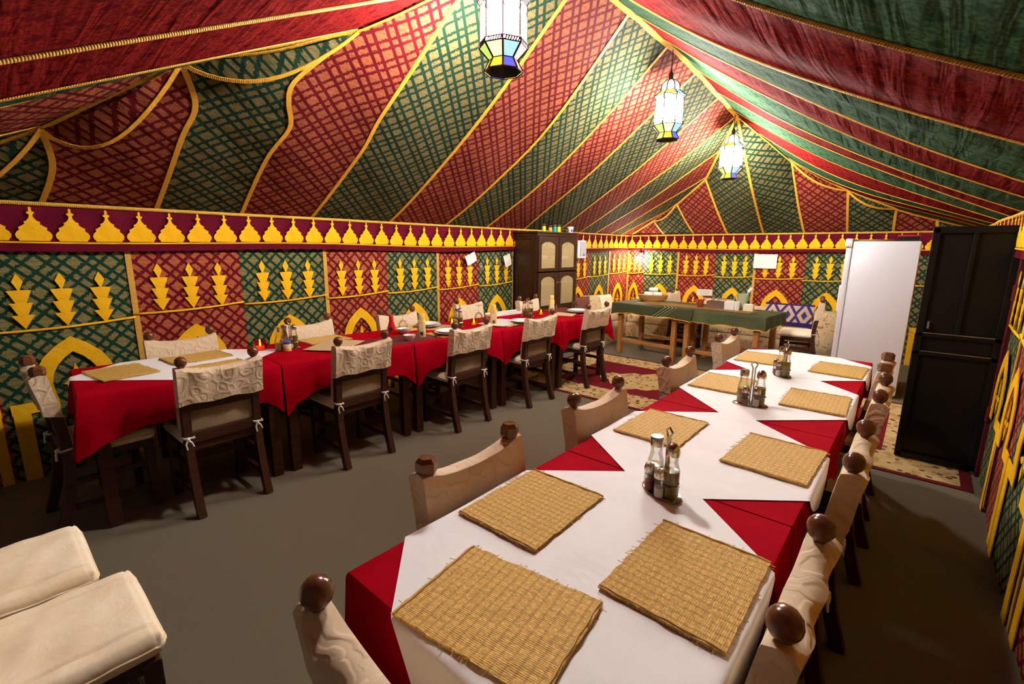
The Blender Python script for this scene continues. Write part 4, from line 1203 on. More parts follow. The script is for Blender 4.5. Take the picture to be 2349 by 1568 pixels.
for sy in (-1, 1):
    y0, y1 = (-W_/2+0.012, -0.006) if sy < 0 else (0.006, W_/2-0.012)
    xf = D_/2+0.012
    mb = MB(); arch_frame(mb, xf, y0, y1, 1.185, 1.66, 0.062, 0.05, 0.024); arch_frame(mb, xf, y0, y1, 0.685, 1.205, 0.062, 0.06, 0.024)
    gd = mb.build('glass_door', 'cabinet_wood', cb)
    for za, zb in ((1.23, 1.62), (0.73, 1.16)):
        mb = MB(); mb.box((xf-0.004, (y0+y1)/2, (za+zb)/2), (0.004, y1-y0-0.11, zb-za)); mb.build('pane', 'frosted_pane', gd)
    mb = MB(); mb.sphere((xf+0.02, -sy*-0.03 if False else sy*0.03, 1.05), 0.011, 10, 6); mb.build('knob', 'steel', gd, 3.2)
    mb = MB(); arch_frame(mb, xf, y0, y1, 0.10, 0.655, 0.07, 0.07, 0.024); mb.box((xf-0.004, (y0+y1)/2, 0.37), (0.014, y1-y0-0.12, 0.44), None, 0.004)
    ld = mb.build('wooden_door', 'cabinet_wood', cb)
    mb = MB(); yc = (y0+y1)/2
    mb.tube([(xf+0.014, yc-0.13+0.26*k/10, 0.525+0.055*math.sin(PI*k/10)) for k in range(11)], 0.006, 6); mb.build('arch_moulding', 'cabinet_wood', ld, 0.8)
# goods on the shelves
for k, (y, z, w, h, m_, nm, lab) in enumerate([(-0.20, 1.368, 0.20, 0.035, 'cloth_napkins', 'folded_cloth', 'folded cream cloth on the upper cabinet shelf, beside the white box'), (-0.375, 1.368, 0.10, 0.09, 'white_plastic', 'carton', 'white carton on the upper cabinet shelf'), (0.25, 1.368, 0.30, 0.03, 'paper', 'folded_cloth', 'folded white cloth behind the door next to the corner, upper shelf'),
        (-0.25, 1.038, 0.32, 0.06, 'white_plastic', 'carton', 'wide pale carton on the middle cabinet shelf'), (0.22, 1.038, 0.32, 0.045, 'cloth_napkins', 'folded_cloth', 'folded cloth on the middle cabinet shelf'), (-0.22, 0.675, 0.34, 0.15, 'grey_plastic', 'carton', 'grey carton on the lowest glazed cabinet shelf')]):
    mb = MB(); mb.box((0, 0, h/2), (0.22, w, h), None, 0.008); mb.box((0, 0, h+0.002), (0.21, w*0.92, 0.006), None, 0.002)
    o = mb.build(nm, m_); o.location = (-4.0, 5.32+y, z); tag(o, lab, 'box' if nm == 'carton' else 'cloth')
# jars and odds on top of the cabinet
zt = 1.724
for k, (y, capm, h) in enumerate([(-0.12, 'yellow_cap', .06), (0.02, 'straw_plain', .05), (0.12, 'teal_cap', .065), (0.22, 'yellow_cap', .065)]):
    t = empty('glass_jar', (-3.86, 5.20+y, zt)); mb = MB(); mb.lathe([(0.022, 0), (0.025, 0.004), (0.025, h), (0.018, h+0.008)], 14); mb.build('jar_body', capm, t, 0.8)
    mb = MB(); mb.lathe([(0.018, h+.004), (0.027, h+0.035), (0.024, h+0.04), (0.001, h+0.042)], 14); mb.build('stopper', 'chrome', t, 0.8)
    tag(t, ['small jar with yellow contents at the end of the cabinet top row', 'small jar with brown contents on the cabinet top', 'small jar with teal contents on the cabinet top', 'small jar with yellow contents beside the teal one'][k], 'jar', 'jars on the cabinet')
t = empty('sugar_bowl', (-3.86, 5.56, zt)); mb = MB(); mb.lathe([(0.03, 0), (0.055, 0.02), (0.058, 0.045), (0.04, 0.06), (0.012, 0.068), (0.012, 0.08), (0.001, 0.084)], 16); mb.build('bowl_body', 'chrome', t, 0.8)
mb = MB(); mb.tube([(0, -.05, .045), (0, -.085, .05), (0, -.08, .02), (0, -.05, .02)], 0.005, 6); mb.build('handle', 'chrome', t, 0.8); tag(t, 'shiny metal sugar bowl on the cabinet top', 'bowl')
t = empty('paper_cup', (-3.86, 5.70, zt)); mb = MB(); mb.lathe([(0.034, 0), (0.045, 0.085), (0.042, 0.085), (0.032, 0.004), (0.001, 0.004)], 16); mb.build('cup_body', 'white_plastic', t, 0.8)
mb = MB(); mb.box((0.036, -0.015, 0.03), (0.012, 0.03, 0.035), None, 0.004); mb.build('cup_print', 'blue_cap', t); tag(t, 'white cup with blue print on the cabinet top', 'cup')

# wall box and papers
wbx = tag(empty('wall_dispenser', (-4.16, 6.42, 1.36)), 'white wall box with a clear front beside the cabinet', 'dispenser')
mb = MB(); mb.box((0.0, -0.02, 0.135), (0.13, 0.24, 0.27), None, 0.012); mb.build('casing', 'white_plastic', wbx, 0.6)
mb = MB(); mb.box((0.07, -0.005, 0.14), (0.012, 0.17, 0.23), None, 0.004); mb.build('window_pane', 'grey_plastic', wbx)
mb = MB(); mb.box((0.078, 0.01, 0.05), (0.004, 0.04, 0.035)); mb.build('sticker', 'blue_cap', wbx)
def pinned(name, M, w, h, label, cat, lines=3, seed=0, sketch=False):
    t = empty(name); t.matrix_world = M; tag(t, label, cat)
    rnd = random.Random(seed); mb = MB(); rows = [[(-w/2+w*i/4, -h/2+h*j/4, 0.004+0.004*math.sin(i*1.3+j)) for i in range(5)] for j in range(5)]
    mb.grid(rows); mb.v += [(x, y, z-0.0015) for x, y, z in mb.v]; n = 25
    mb.f += [tuple(n+i for i in reversed(f)) for f in list(mb.f)]
    mb.build('sheet', 'paper', t)
    for k in range(lines):
        mb = MB(); y = -h*0.1 - h*0.12*k
        mb.box((rnd.uniform(-.1, .1)*w, y, 0.0095), (w*rnd.uniform(.35, .6), h*0.02, 0.0012)); mb.build('written_line', 'ink', t)
    if sketch:
        mb = MB(); pts = [(-.10*w, -.38*h), (-.10*w, -.12*h), (-.13*w, 0), (-.12*w, .12*h), (-.07*w, .24*h), (.0, .28*h), (.06*w, .22*h), (.08*w, .08*h), (.06*w, -.06*h), (.03*w, -.12*h), (.05*w, -.25*h), (.14*w, -.36*h)]
        mb.tube([(x, y, 0.0095) for x, y in pts], 0.0016, 5); mb.build('pencil_line', 'grey_plastic', t)
    mb = MB(); mb.sphere((0, h*0.44, 0.012), 0.006, 8, 5); mb.build('pin', 'steel', t)
    return t
pinned('pinned_note', M_wall((-4.168, 4.03, 1.375), (0, 1, 0), (1, 0, 0)) @ Matrix.Rotation(R(22), 4, 'Z'), 0.17, 0.12, 'tilted paper note on the red panel before the cabinet', 'note', 0, 1)
pinned('pinned_note', M_wall((-4.168, 4.70, 1.345), (0, 1, 0), (1, 0, 0)) @ Matrix.Rotation(R(18), 4, 'Z'), 0.13, 0.15, 'tilted paper tag with writing on the green panel beside the cabinet', 'note', 3, 2)
pinned('wall_poster', M_wall((-1.855, 8.085, 1.335), (1, 0, 0), (0, -1, 0)), 0.325, 0.215, 'white sheet with a faint pencil sketch on the back wall', 'poster', 0, 3, True)
for (y, z, lab) in [(4.20, 1.30, 'small bunch of metal keys hanging beside the tilted blank note'), (4.54, 1.37, 'small bunch of metal keys hanging beside the written tag')]:
    t = tag(empty('hanging_keys', (-4.165, y, z)), lab, 'keys')
    mb = MB(); mb.tube([(0, 0.02*math.cos(a), 0.02*math.sin(a)) for a in [2*PI*k/12 for k in range(13)]], 0.003, 6, False); mb.build('ring', 'steel', t, 0.8)
    for dy in (-0.014, 0.004, 0.018):
        mb = MB(); mb.box((0.004, dy, -0.05), (0.004, 0.012, 0.06), None, 0.001); mb.build('key', 'steel', t)

# ------------------------------------------------------------------ back counter, bench, rug
RG_ = MB(); rx0, rx1, ry0, ry1 = -3.62, 0.43, 3.98, 5.95
RG_.box(((rx0+rx1)/2, (ry0+ry1)/2, 0.003), (rx1-rx0, ry1-ry0, 0.006))
ruv = [((v[0]-rx0)/(rx1-rx0), (v[1]-ry0)/(ry1-ry0)) for v in RG_.v]
tag(RG_.build('patterned_rug', 'rug', None, None, ruv), 'maroon and cream patterned rug lying across the carpet under the table end', 'rug')
CR = R(-5.0)
def cpt(u, v): # u along counter from left front corner, v back
    return (-3.36 + u*math.cos(CR) - v*math.sin(CR), 6.12 + u*math.sin(CR) + v*math.cos(CR))
for k, (u0, u1, lab) in enumerate([(0.03, 0.98, 'honey coloured wooden trestle table under the green cloth, corner end'), (1.05, 2.02, 'honey coloured wooden trestle table under the green cloth, refrigerator end')]):
    x, y = cpt((u0+u1)/2, 0.40)
    make_table('counter_table', x, y, 0.70, u1-u0, CR+PI/2, lab, 'honey_wood', 0.735, group='counter tables', stretch=True)
def counter_cloth(u0, u1, mat, label, seed, hang, zt, left, right):
    x, y = cpt((u0+u1)/2, 0.40)
    return cloth('green_tablecloth', x, y, 0.775 if left else 0.715, u1-u0, CR+PI/2, hang, (right, left), mat, label, zt, seed, dip=0.03, fold=0.008, piping='gold_cloth', wave=0.22, join=0.001)
g1 = counter_cloth(0.0, 1.22, 'green_stripe', 'dark green cloth with diagonal stripes hanging over the counter', 41, 0.14, 0.739, True, False)
me = g1.data; lay = me.uv_layers.new(name='UVMap')
for l in me.loops:
    v = me.vertices[l.vertex_index].co
    lay.data[l.index].uv = (0.61 - v.y, 0.75 - v.z if v.x < -0.33 else v.x)
g2 = counter_cloth(1.045, 2.06, 'green_cloth', 'plain green cloth hanging long over the counter end by the refrigerator', 42, 0.15, 0.735, False, True)
x, y = cpt(1.05, 0.36)
mb = MB(); mb.box((0, 0, 0.001), (1.55, 0.34, 0.002), None, 0.0006); o = mb.build('table_runner', 'runner_brown'); o.location = (x, y, 0.7434); o.rotation_euler = (0, 0, CR)
tag(o, 'long brown runner lying along the green covered counter', 'runner')
CZ = 0.7455
def at_counter(u, v): p = cpt(u, v); return (p[0], p[1], CZ)
# towel basket
bk = tag(empty('towel_basket', at_counter(0.30, 0.60), R(20)), 'oval wicker basket of rolled white towels on the counter corner', 'basket')
mb = MB(); n = 28
prof = [(0.17, 0.0), (0.19, 0.02), (0.205, 0.06), (0.215, 0.085), (0.20, 0.085), (0.185, 0.05), (0.16, 0.01)]
o_ = len(mb.v)
mb.lathe(prof, n, (0, 0, 0), True, Matrix.Diagonal((1.0, 0.55, 1, 1))); mb.build('basket_body', 'wicker', bk, 0.9)
mb = MB()
for z, r in ((0.025, .195), (0.045, .203), (0.065, .21), (0.085, .216)):
    mb.tube([(r*math.cos(2*PI*k/40), .55*r*math.sin(2*PI*k/40), z+0.004*math.sin(k*PI)) for k in range(41)], 0.006, 6, False)
mb.build('weave', 'wicker', bk, 0.8)
for k in range(7):
    t = empty('rolled_towel'); px, py, pz = bk.location
    mb = MB(); mb.tube([(-.060, 0, 0), (0, 0.002, 0.001), (.060, 0, 0)], [0.030, 0.031, 0.030], 12); mb.lathe([(0.001, 0), (0.018, 0.0), (0.018, 0.004), (0.001, 0.004)], 10, M=Matrix.Translation((.060, 0, 0)) @ Matrix.Rotation(PI/2, 4, 'Y'))
    mb.build('towel_roll', 'porcelain', t, 0.9)
    a = R(20); dx = (-0.065, 0.065, -0.065, 0.065, -0.067, 0.067, 0.0)[k]; dy = (-0.032, -0.032, 0.032, 0.032, 0.0, 0.0, 0.0)[k]; dz = (0.046, 0.046, 0.046, 0.046, 0.103, 0.103, 0.1655)[k]
    t.location = (px+dx*math.cos(a)-dy*math.sin(a), py+dx*math.sin(a)+dy*math.cos(a), pz+dz); t.rotation_euler = (0, 0, a+R((0, 0, 0, 0, 0, 0, 18)[k]))
    tag(t, 'rolled white towel lying in the oval wicker basket', 'towel', 'towels in the basket')
sg = tag(empty('card_sign', at_counter(1.10, 0.55), R(14)), 'small cream card on a stand above the brown jar on the counter', 'sign')
mb = MB(); mb.box((0, 0, 0.185), (0.20, 0.006, 0.085), None, 0.002); mb.build('card', 'paper', sg)
mb = MB()
for k in range(2): mb.box((0.0, -0.0035, 0.20-0.03*k), (0.13-0.03*k, 0.001, 0.006))
mb.build('written_line', 'grey_plastic', sg)
mb = MB(); mb.tube([(0, 0.004, 0.0), (0, 0.004, 0.16)], 0.004, 6); mb.lathe([(0.03, 0), (0.03, 0.006), (0.001, 0.007)], 12); mb.build('stand', 'steel', sg, 0.8)
jr = tag(empty('spice_jar', at_counter(1.12, 0.40)), 'brown lidded jar in front of the small card', 'jar')
mb = MB(); mb.lathe([(0.035, 0), (0.04, 0.01), (0.04, 0.07), (0.034, 0.08)], 16); mb.build('jar_body', 'brown_jar', jr, 0.8)
mb = MB(); mb.lathe([(0.037, 0.078), (0.039, 0.082), (0.039, 0.098), (0.034, 0.104), (0.001, 0.105)], 16); mb.build('lid', 'red_cap', jr, 0.8)
tr = tag(empty('cutlery_tray', at_counter(1.32, 0.48), R(-4)), 'grey metal cutlery tray on the counter beside the brown jar', 'tray')
mb = MB()
for (x, y, w, d) in ((0, -.07, .24, .006), (0, .07, .24, .006), (-.12, 0, .006, .14), (.12, 0, .006, .14)): mb.box((x, y, 0.045), (w, d, 0.09), None, 0.002)
mb.box((0, 0, 0.004), (.24, .14, .006)); mb.build('tray_body', 'steel', tr)
for k in range(7):
    t = tag(empty('fork', (tr.location.x-0.09+0.03*k, tr.location.y+random.uniform(-.03, .03), CZ+0.008)), 'steel fork standing in the grey cutlery tray', 'fork', 'forks in the tray')
    mb = MB(); mb.tube([(0, 0, 0), (0.01, 0.01, 0.10)], 0.003, 6); mb.box((0.013, 0.013, 0.112), (0.016, 0.003, 0.028), None, 0.001); mb.build('fork_body', 'steel', t)
for k, (u, v, nm, lab, m_) in enumerate([(1.50, 0.42, 'napkin_box', 'square white napkin box beside the cutlery tray', 'white_plastic'), (1.72, 0.46, 'napkin_box', 'cream carton near the counter end', 'label_cream')]):
    t = tag(empty(nm, at_counter(u, v), R(6)), lab, 'box'); h = (0.105, 0.08)[k]
    mb = MB(); mb.box((0, 0, h/2), (0.12, 0.09, h), None, 0.004); mb.build('box_body', m_, t)
    mb = MB(); mb.box((0, 0, h+0.004), (0.09, 0.03, 0.012), None, 0.003); mb.build('napkin', 'porcelain', t)
t = tag(empty('drinking_cup', at_counter(1.60, 0.40)), 'tall white cup in front of the green jug', 'cup')
mb = MB(); mb.lathe([(0.028, 0), (0.038, 0.115), (0.035, 0.115), (0.026, 0.004), (0.001, 0.004)], 16); mb.build('cup_body', 'porcelain', t, 0.8)
mb = MB(); mb.tube([(0.036*math.cos(a), 0.036*math.sin(a), 0.112) for a in [2*PI*k/16 for k in range(17)]], 0.003, 6, False); mb.build('rim', 'porcelain', t, 0.8)
jg = tag(empty('utensil_jug', at_counter(1.60, 0.56)), 'pale green jug holding a white spatula on the counter', 'jug')
mb = MB(); mb.lathe([(0.045, 0), (0.055, 0.02), (0.06, 0.10), (0.072, 0.20), (0.066, 0.20), (0.054, 0.10), (0.048, 0.02), (0.001, 0.015)], 18); mb.build('jug_body', 'green_plastic', jg, 0.8)
mb = MB(); mb.tube([(-.062, 0, .17), (-.10, 0, .16), (-.10, 0, .08), (-.058, 0, .06)], 0.008, 8); mb.build('handle', 'green_plastic', jg, 0.8)
sp = tag(empty('spatula', (jg.location.x+0.002, jg.location.y, CZ+0.03)), 'white spatula leaning out of the green jug', 'spatula')
mb = MB(); mb.tube([(0, 0, 0), (0.058, 0, 0.205)], 0.006, 8); mb.build('handle', 'white_plastic', sp, 0.8)
mb = MB(); mb.box((0, 0, 0.03), (0.035, 0.008, 0.07), Matrix.Translation((0.058, 0, 0.205)) @ Matrix.Rotation(R(35), 4, 'Y'), 0.003); mb.build('blade', 'white_plastic', sp)
# benches
def bench(name, cx, cy, w, d, label):
    b = tag(empty(name, (cx, cy, 0)), label, 'bench')
    mb = MB(); mb.box((0, 0, 0.14), (w, d-0.04, 0.26), None, 0.008); mb.build('base', 'floral', b)
    mb = MB(); mb.box((0, 0, 0.335), (w, d, 0.13), None, 0.035); mb.build('seat_mattress', 'floral', b, 0.8)
    # gathered skirt
    mb = MB(); rows = []
    for z in (0.27, 0.14, 0.02):
        t = (0.27-z)/0.25; rows.append([(-w/2+w*k/90, -d/2-0.002-0.012*t*(1+math.sin(k*1.1+0.4*math.sin(k*.37))), z) for k in range(91)])
    mb.grid(rows); mb.build('skirt', 'floral', b, 3.2)
    return b
bench('floral_bench', -2.45, 7.72, 2.66, 0.66, 'floral upholstered bench along the back wall')
def cushion(name, x, y, z, w, h, d, rz, mat, label, tilt=12, uvm=False, cat='cushion', group=None):
    mb = MB(); N = 12; pts = []; uv = []
    for side in (1, -1):
        rows = []
        for i in range(N+1):
            row = []
            for j in range(N+1):
                a, b = -1+2*i/N, -1+2*j/N
                puff = (1-a**4)*(1-b**4)
                k = 1-0.06*(abs(a*b))**0.5*0 + 0.03*(a*a*b*b)
                row.append((a*w/2*k, -side*(d/2*(0.10+0.90*max(0, puff)**0.6)), h/2+b*h/2*k)); uv.append(((a+1)/2, (b+1)/2))
            rows.append(row)
        mb.grid(rows)
    n = (N+1)**2; per = [(0, j) for j in range(N+1)] + [(i, N) for i in range(1, N+1)] + [(N, j) for j in range(N-1, -1, -1)] + [(i, 0) for i in range(N-1, 0, -1)]
    for k in range(len(per)):
        a, b = per[k], per[(k+1) % len(per)]; ia, ib = a[0]*(N+1)+a[1], b[0]*(N+1)+b[1]
        mb.f.append((ia, ib, n+ib, n+ia))
    o = mb.build(name, mat, None, 3.2, uv); o.location = (x, y, z); o.rotation_euler = (R(-tilt), 0, rz)
    return tag(o, label, cat, group)
cushion('bench_cushion', -2.50, 7.96, 0.395, 0.50, 0.33, 0.14, 0, 'floral', 'floral back cushion behind the small card')
cushion('bench_cushion', -1.95, 7.97, 0.395, 0.52, 0.26, 0.14, 0, 'floral', 'low floral back cushion behind the green jug')
cushion('purple_cushion', -1.42, 7.86, 0.395, 0.62, 0.34, 0.14, R(3), 'purple_pattern', 'purple and beige geometric cushion leaning on the bench', 14)
cushion('bench_cushion', -0.90, 7.90, 0.0, 0.40, 0.66, 0.20, 0, 'floral', 'large floral cushion standing beside the refrigerator', 6)
cushion('bench_cushion', -3.60, 7.95, 0.395, 0.60, 0.28, 0.14, 0, 'floral', 'floral back cushion behind the towel basket')
# corner seat with brown cushions beyond the wall table
b2 = tag(empty('low_bench', (-3.92, 6.55, 0)), 'low upholstered seat in front of the red panel beyond the cabinet', 'bench')
mb = MB(); mb.box((0, 0, 0.18), (0.50, 1.25, 0.36), None, 0.02); mb.build('base', 'floral', b2)
mb = MB(); mb.box((0, 0, 0.42), (0.52, 1.27, 0.12), None, 0.03); mb.build('seat_mattress', 'floral', b2, 0.8)
cushion('corner_cushion', -3.92, 6.15, 0.475, 0.40, 0.30, 0.14, R(70), 'brown_cushion', 'brown cushion on the corner seat, next to the cabinet', 14)
cushion('corner_cushion', -3.94, 6.55, 0.475, 0.38, 0.30, 0.14, R(78), 'floral', 'floral cushion on the corner seat, between brown cushion and counter', 14)
cushion('corner_cushion', -3.94, 6.95, 0.475, 0.36, 0.28, 0.14, R(80), 'cream_quilt', 'cream cushion on the corner seat beside the counter', 14)

# ------------------------------------------------------------------ things on the table along the wall
ZT = TZ+0.0045
def bottle_squeeze(x, y, body, cap, label, rz=0, z=ZT, h=0.17, lab='label_cream'):
    t = tag(empty('sauce_bottle', (x, y, z), rz), label, 'bottle', 'sauce bottles')
    Mx = Matrix.Diagonal((1.0, 0.72, 1, 1))
    mb = MB(); k = h/0.17
    mb.lathe([(0.030, 0), (0.034, 0.006*k), (0.034, 0.05*k), (0.031, 0.075*k), (0.034, 0.10*k), (0.031, 0.125*k), (0.018, 0.138*k)], 18, (0, 0, 0), True, Mx); mb.build('bottle_body', body, t, 0.8)
    mb = MB(); mb.lathe([(0.026, 0.132*k), (0.026, 0.168*k), (0.022, 0.172*k), (0.001, 0.172*k)], 16, (0, 0, 0), True, Matrix.Diagonal((1, .85, 1, 1))); mb.build('cap', cap, t, 0.8)
    mb = MB(); mb.box((0.004, -0.0245, 0.03*k), (0.024, 0.003, 0.022*k), None, 0.002); mb.build('brand_patch', 'label_blue', t)
    mb = MB(); mb.box((0.0, -0.0245, 0.072*k), (0.034, 0.003, 0.05*k), None, 0.002); mb.build('paper_label', lab, t)
    return t
def P3(px, py, z=ZT): p = on_z(px, py, TZ); return p.x, p.y
for px, py, lab in [(968, 774, 'cream coloured sauce bottle beside the white bowls'), (1132, 746, 'cream coloured sauce bottle next to the lit candle jar'), (1265, 717, 'cream coloured sauce bottle near the cabinet end')]:
    x, y = P3(px, py); bottle_squeeze(x, y, 'mayo', 'mayo', lab, R(40), h=0.20)
def ketchup(px, py, label):
    x, y = P3(px, py); t = tag(empty('sauce_bottle', (x, y, ZT), R(40)), label, 'bottle', 'sauce bottles')
    mb = MB(); mb.lathe([(0.032, 0), (0.035, 0.006), (0.035, 0.06), (0.028, 0.085), (0.019, 0.115), (0.018, 0.13)], 18, (0, 0, 0), True, Matrix.Diagonal((1, .75, 1, 1))); mb.build('bottle_body', 'ketchup', t, 0.8)
    mb = MB(); mb.lathe([(0.020, 0.125), (0.020, 0.165), (0.017, 0.168), (0.001, 0.168)], 14); mb.build('cap', 'red_cap', t, 0.8)
    mb = MB(); mb.box((0, -0.0275, 0.045), (0.03, 0.003, 0.03), None, 0.003); mb.build('paper_label', 'label_blue', t)
ketchup(899, 766, 'red squeezable sauce bottle standing alone on the wall row')
def glass_bottle(px, py, capm, label):
    x, y = P3(px, py); t = tag(empty('glass_bottle', (x, y, ZT)), label, 'bottle', 'sauce bottles')
    mb = MB(); mb.lathe([(0.024, 0), (0.027, 0.005), (0.027, 0.075), (0.018, 0.10), (0.011, 0.12), (0.011, 0.145)], 16); b = mb.build('bottle_body', 'clear_glass', t, 0.8)
    mb = MB(); mb.lathe([(0.022, 0.004), (0.024, 0.01), (0.024, 0.06), (0.001, 0.061)], 14); mb.build('oil', 'pale_oil', b, 0.8)
    mb = MB(); mb.lathe([(0.013, 0.14), (0.014, 0.172), (0.001, 0.174)], 12); mb.build('cap', capm, t, 0.8)
glass_bottle(1056, 746, 'red_cap', 'clear glass bottle with a red cap beside the lit candle jar')
glass_bottle(1208, 722, 'red_cap', 'clear glass bottle with a red cap near the orange candle')
glass_bottle(641, 806, 'chrome', 'clear glass oil bottle beside the lit red glass candle')
def candle(px, py, gm, label, lit=True, r=0.036, h=0.07):
    x, y = P3(px, py); t = tag(empty('candle_jar', (x, y, ZT)), label, 'candle', 'candles on the wall row')
    mb = MB(); mb.lathe([(r*.8, 0), (r, 0.008), (r*1.05, h*.6), (r*.95, h), (r*.88, h), (r*.95, h*.55), (r*.85, 0.01), (0.001, 0.008)], 16); mb.build('glass_cup', gm, t, 0.8)
    mb = MB(); mb.lathe([(r*.7, 0.010), (r*.72, h*.40), (0.001, h*.42)], 14); mb.build('wax', 'glow_orange' if lit else 'candle_wax', t, 0.8)
    if lit:
        mb = MB(); mb.lathe([(0.001, h*.42), (0.007, h*.55), (0.006, h*.68), (0.001, h*.95)], 10); mb.build('flame', 'flame', t, 3.2)
candle(598, 804, 'red_glass', 'lit candle in a knobbly red glass, on the white overlay', r=0.045, h=0.075)
candle(1087, 748, 'amber_glass', 'lit candle in an amber glass jar between bottle and wine glass')
candle(1037, 748, 'amber_glass', 'small yellow glass candle beside the red capped bottle', r=0.022, h=0.07)
candle(1241, 724, 'amber_glass', 'orange glowing candle near the cabinet end of the wall row')
def jar_blue():
    x, y = P3(660, 806); t = tag(empty('mustard_jar', (x, y, ZT)), 'small yellow jar with a blue lid beside the oil bottle', 'jar')
    mb = MB(); mb.lathe([(0.025, 0), (0.028, 0.004), (0.028, 0.05), (0.022, 0.056)], 14); mb.build('jar_body', 'mayo', t, 0.8)
    mb = MB(); mb.lathe([(0.026, 0.054), (0.026, 0.072), (0.001, 0.074)], 14); mb.build('lid', 'blue_cap', t, 0.8)
jar_blue()
def wine_glass(px, py, label):
    x, y = P3(px, py); x = max(x, -3.84+(y-0.3)*0.0787+0.06); t = tag(empty('wine_glass', (x, y, ZT)), label, 'glass', 'upturned wine glasses')
    mb = MB(); mb.lathe([(0.040, 0.0), (0.044, 0.03), (0.040, 0.06), (0.024, 0.085), (0.005, 0.094)], 18, cap=False); mb.build('bowl', 'clear_glass', t, 3.2)
    mb = MB(); mb.lathe([(0.005, 0.092), (0.004, 0.14), (0.006, 0.160)], 10); mb.build('stem', 'clear_glass', t, 3.2)
    mb = MB(); mb.lathe([(0.006, 0.158), (0.034, 0.166), (0.034, 0.168), (0.001, 0.168)], 18); mb.build('foot', 'clear_glass', t, 0.8)
wine_glass(925, 757, 'upturned wine glass between the red sauce bottle and the plates')
wine_glass(1098, 737, 'upturned wine glass beside the lit candle jar')
wine_glass(1235, 706, 'upturned wine glass near the cabinet end')
wine_glass(1318, 708, 'upturned wine glass at the counter end of the wall row')
def plates(px, py, n, label, z=0.0095):
    x, y = P3(px, py); x = max(x, -3.84+(y-0.3)*0.0787+0.135)
    for k in range(n):
        t = tag(empty('dinner_plate', (x+0.004*k, y-0.003*k, ZT+z+0.012*k)), (('lower large ', 'upper small ')[k] if n > 1 else '')+label, 'plate', 'plates on the wall row')
        r = 0.125-0.02*k
        mb = MB(); mb.lathe([(0.001, 0.0), (r*.6, 0.0), (r*.66, 0.006), (r, 0.017), (r, 0.020), (r*.64, 0.010), (r*.6, 0.006), (0.001, 0.005)], 28); mb.build('plate_body', 'porcelain', t, 0.8)
        mb = MB(); mb.tube([(r*math.cos(2*PI*k2/28), r*math.sin(2*PI*k2/28), 0.0185) for k2 in range(29)], 0.002, 5, False); mb.build('rim', 'porcelain', t, 0.8)
plates(965, 748, 2, 'white plate in the pile beside the upturned glass')
plates(1030, 768, 2, 'white plate in the pile behind the third aisle chair')
plates(1200, 742, 1, 'white plate behind the fourth aisle chair', 0.0135)
plates(1325, 718, 2, 'white plate in the pile at the counter end of the wall row')
def bowl(px, py, r, fillm, label):
    x, y = P3(px, py); t = tag(empty('serving_bowl', (x, y, ZT)), label, 'bowl', 'bowls on the wall row')
    mb = MB(); mb.lathe([(r*.45, 0), (r*.5, 0.004), (r*.85, 0.025), (r, 0.048), (r*.95, 0.048), (r*.78, 0.024), (r*.4, 0.008), (0.001, 0.007)], 22); mb.build('bowl_body', 'porcelain', t, 0.8)
    mb = MB(); mb.lathe([(r*.80, 0.030), (r*.5, 0.038), (0.001, 0.041)], 18); mb.build('filling', fillm, t, 0.8)
bowl(928, 766, 0.062, 'dark_mat', 'white bowl with dark filling beside the cream sauce bottle')
bowl(940, 782, 0.050, 'food_orange', 'white bowl with orange filling beside the cream sauce bottle')
def flat(name, px, py, w, l, rz, mat, label, cat, z=ZT, seed=0, dx=0.0):
    x, y = P3(px, py); x += dx; rnd = random.Random(seed)
    mb = MB(); rows = [[(-w/2+w*i/8, -l/2+l*j/8, 0.002+0.0012*math.sin(i*1.3+j*.8+seed)) for i in range(9)] for j in range(9)]
    mb.grid(rows); mb.v += [(a, b, -0.0005) for a, b, c in mb.v]; n = 81
    mb.f += [tuple(n+i for i in reversed(f)) for f in list(mb.f)]
    for k in range(8):
        for (a, b) in ((k, k+1), (72+k+1, 72+k), ((k+1)*9, k*9), (k*9+8, (k+1)*9+8)): mb.f.append((b, a, n+a, n+b))
    o = mb.build(name, mat, None, 0.5); o.location = (x, y, z); o.rotation_euler = (0, 0, rz); return tag(o, label, cat)
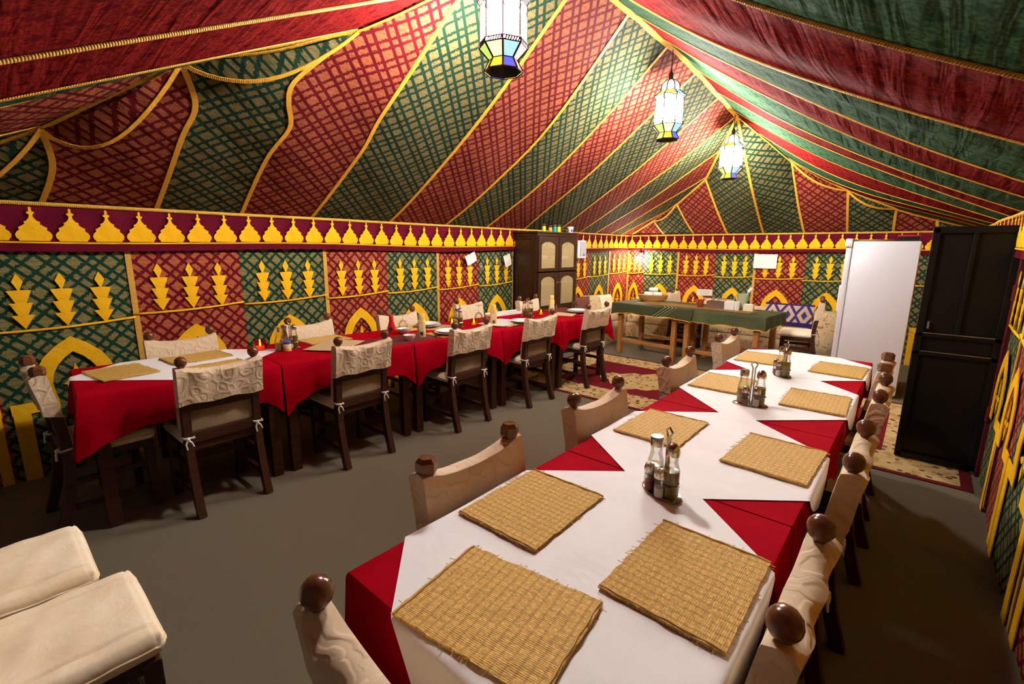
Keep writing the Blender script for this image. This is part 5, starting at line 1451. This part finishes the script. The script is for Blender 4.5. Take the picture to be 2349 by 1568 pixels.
flat('lace_mat', 770, 795, 0.30, 0.40, R(35), 'lace', 'tan lace mat lying askew behind the second aisle chair', 'place mat', seed=1, z=ZT+0.0085)
flat('dark_runner', 905, 782, 0.34, 0.70, R(-3), 'dark_mat', 'dark red patterned mat under the white bowls', 'runner', seed=2)
flat('lace_mat', 1015, 752, 0.24, 0.30, R(30), 'lace', 'tan lace mat between the plates and the yellow candle', 'place mat', seed=3)
flat('paper_sheet', 1150, 742, 0.30, 0.42, R(10), 'porcelain', 'white paper sheet spread beside the second cream bottle', 'paper', seed=4, z=ZT+0.0095)
flat('dark_runner', 1290, 712, 0.30, 0.50, R(0), 'dark_mat', 'dark red patterned mat at the cabinet end of the wall row', 'runner', seed=5)
flat('lace_mat', 1295, 722, 0.24, 0.26, R(20), 'lace', 'tan lace mat beneath the plates at the counter end', 'place mat', z=ZT+0.0035, seed=6)
tr2 = tag(empty('serving_dish', (P3(1160, 722)[0], P3(1160, 722)[1], ZT), R(-4)), 'long white serving dish before the fourth chair against the wall', 'dish')
mb = MB(); mb.box((0, 0, 0.012), (0.16, 0.50, 0.02), None, 0.008); mb.build('dish_body', 'porcelain', tr2, 0.8)
mb = MB()
for sx in (-1, 1): mb.box((sx*0.078, 0, 0.024), (0.008, 0.50, 0.014), None, 0.003)
mb.build('rim', 'porcelain', tr2)
for k, (px, py, a) in enumerate([(1005, 762, 20), (1013, 770, 15), (1190, 748, 10), (1330, 726, 5), (1000, 745, 30)]):
    x, y = P3(px, py); t = tag(empty('table_knife', (x, y, ZT+0.009), R(a)), ['steel knife beside the pile of plates at the third aisle chair, wall side', 'steel knife beside the pile of plates at the third aisle chair, edge side', 'steel knife beside the plate at the fourth aisle chair', 'steel knife beside the plates at the counter end', 'steel knife lying on the lace mat by the yellow candle'][k], 'knife')
    mb = MB(); mb.box((0, -.05, 0), (0.014, 0.09, 0.006), None, 0.002); mb.build('handle', 'dark_wood', t)
    mb = MB(); mb.box((0, .05, 0), (0.016, 0.11, 0.003), None, 0.001); mb.build('blade', 'steel', t)
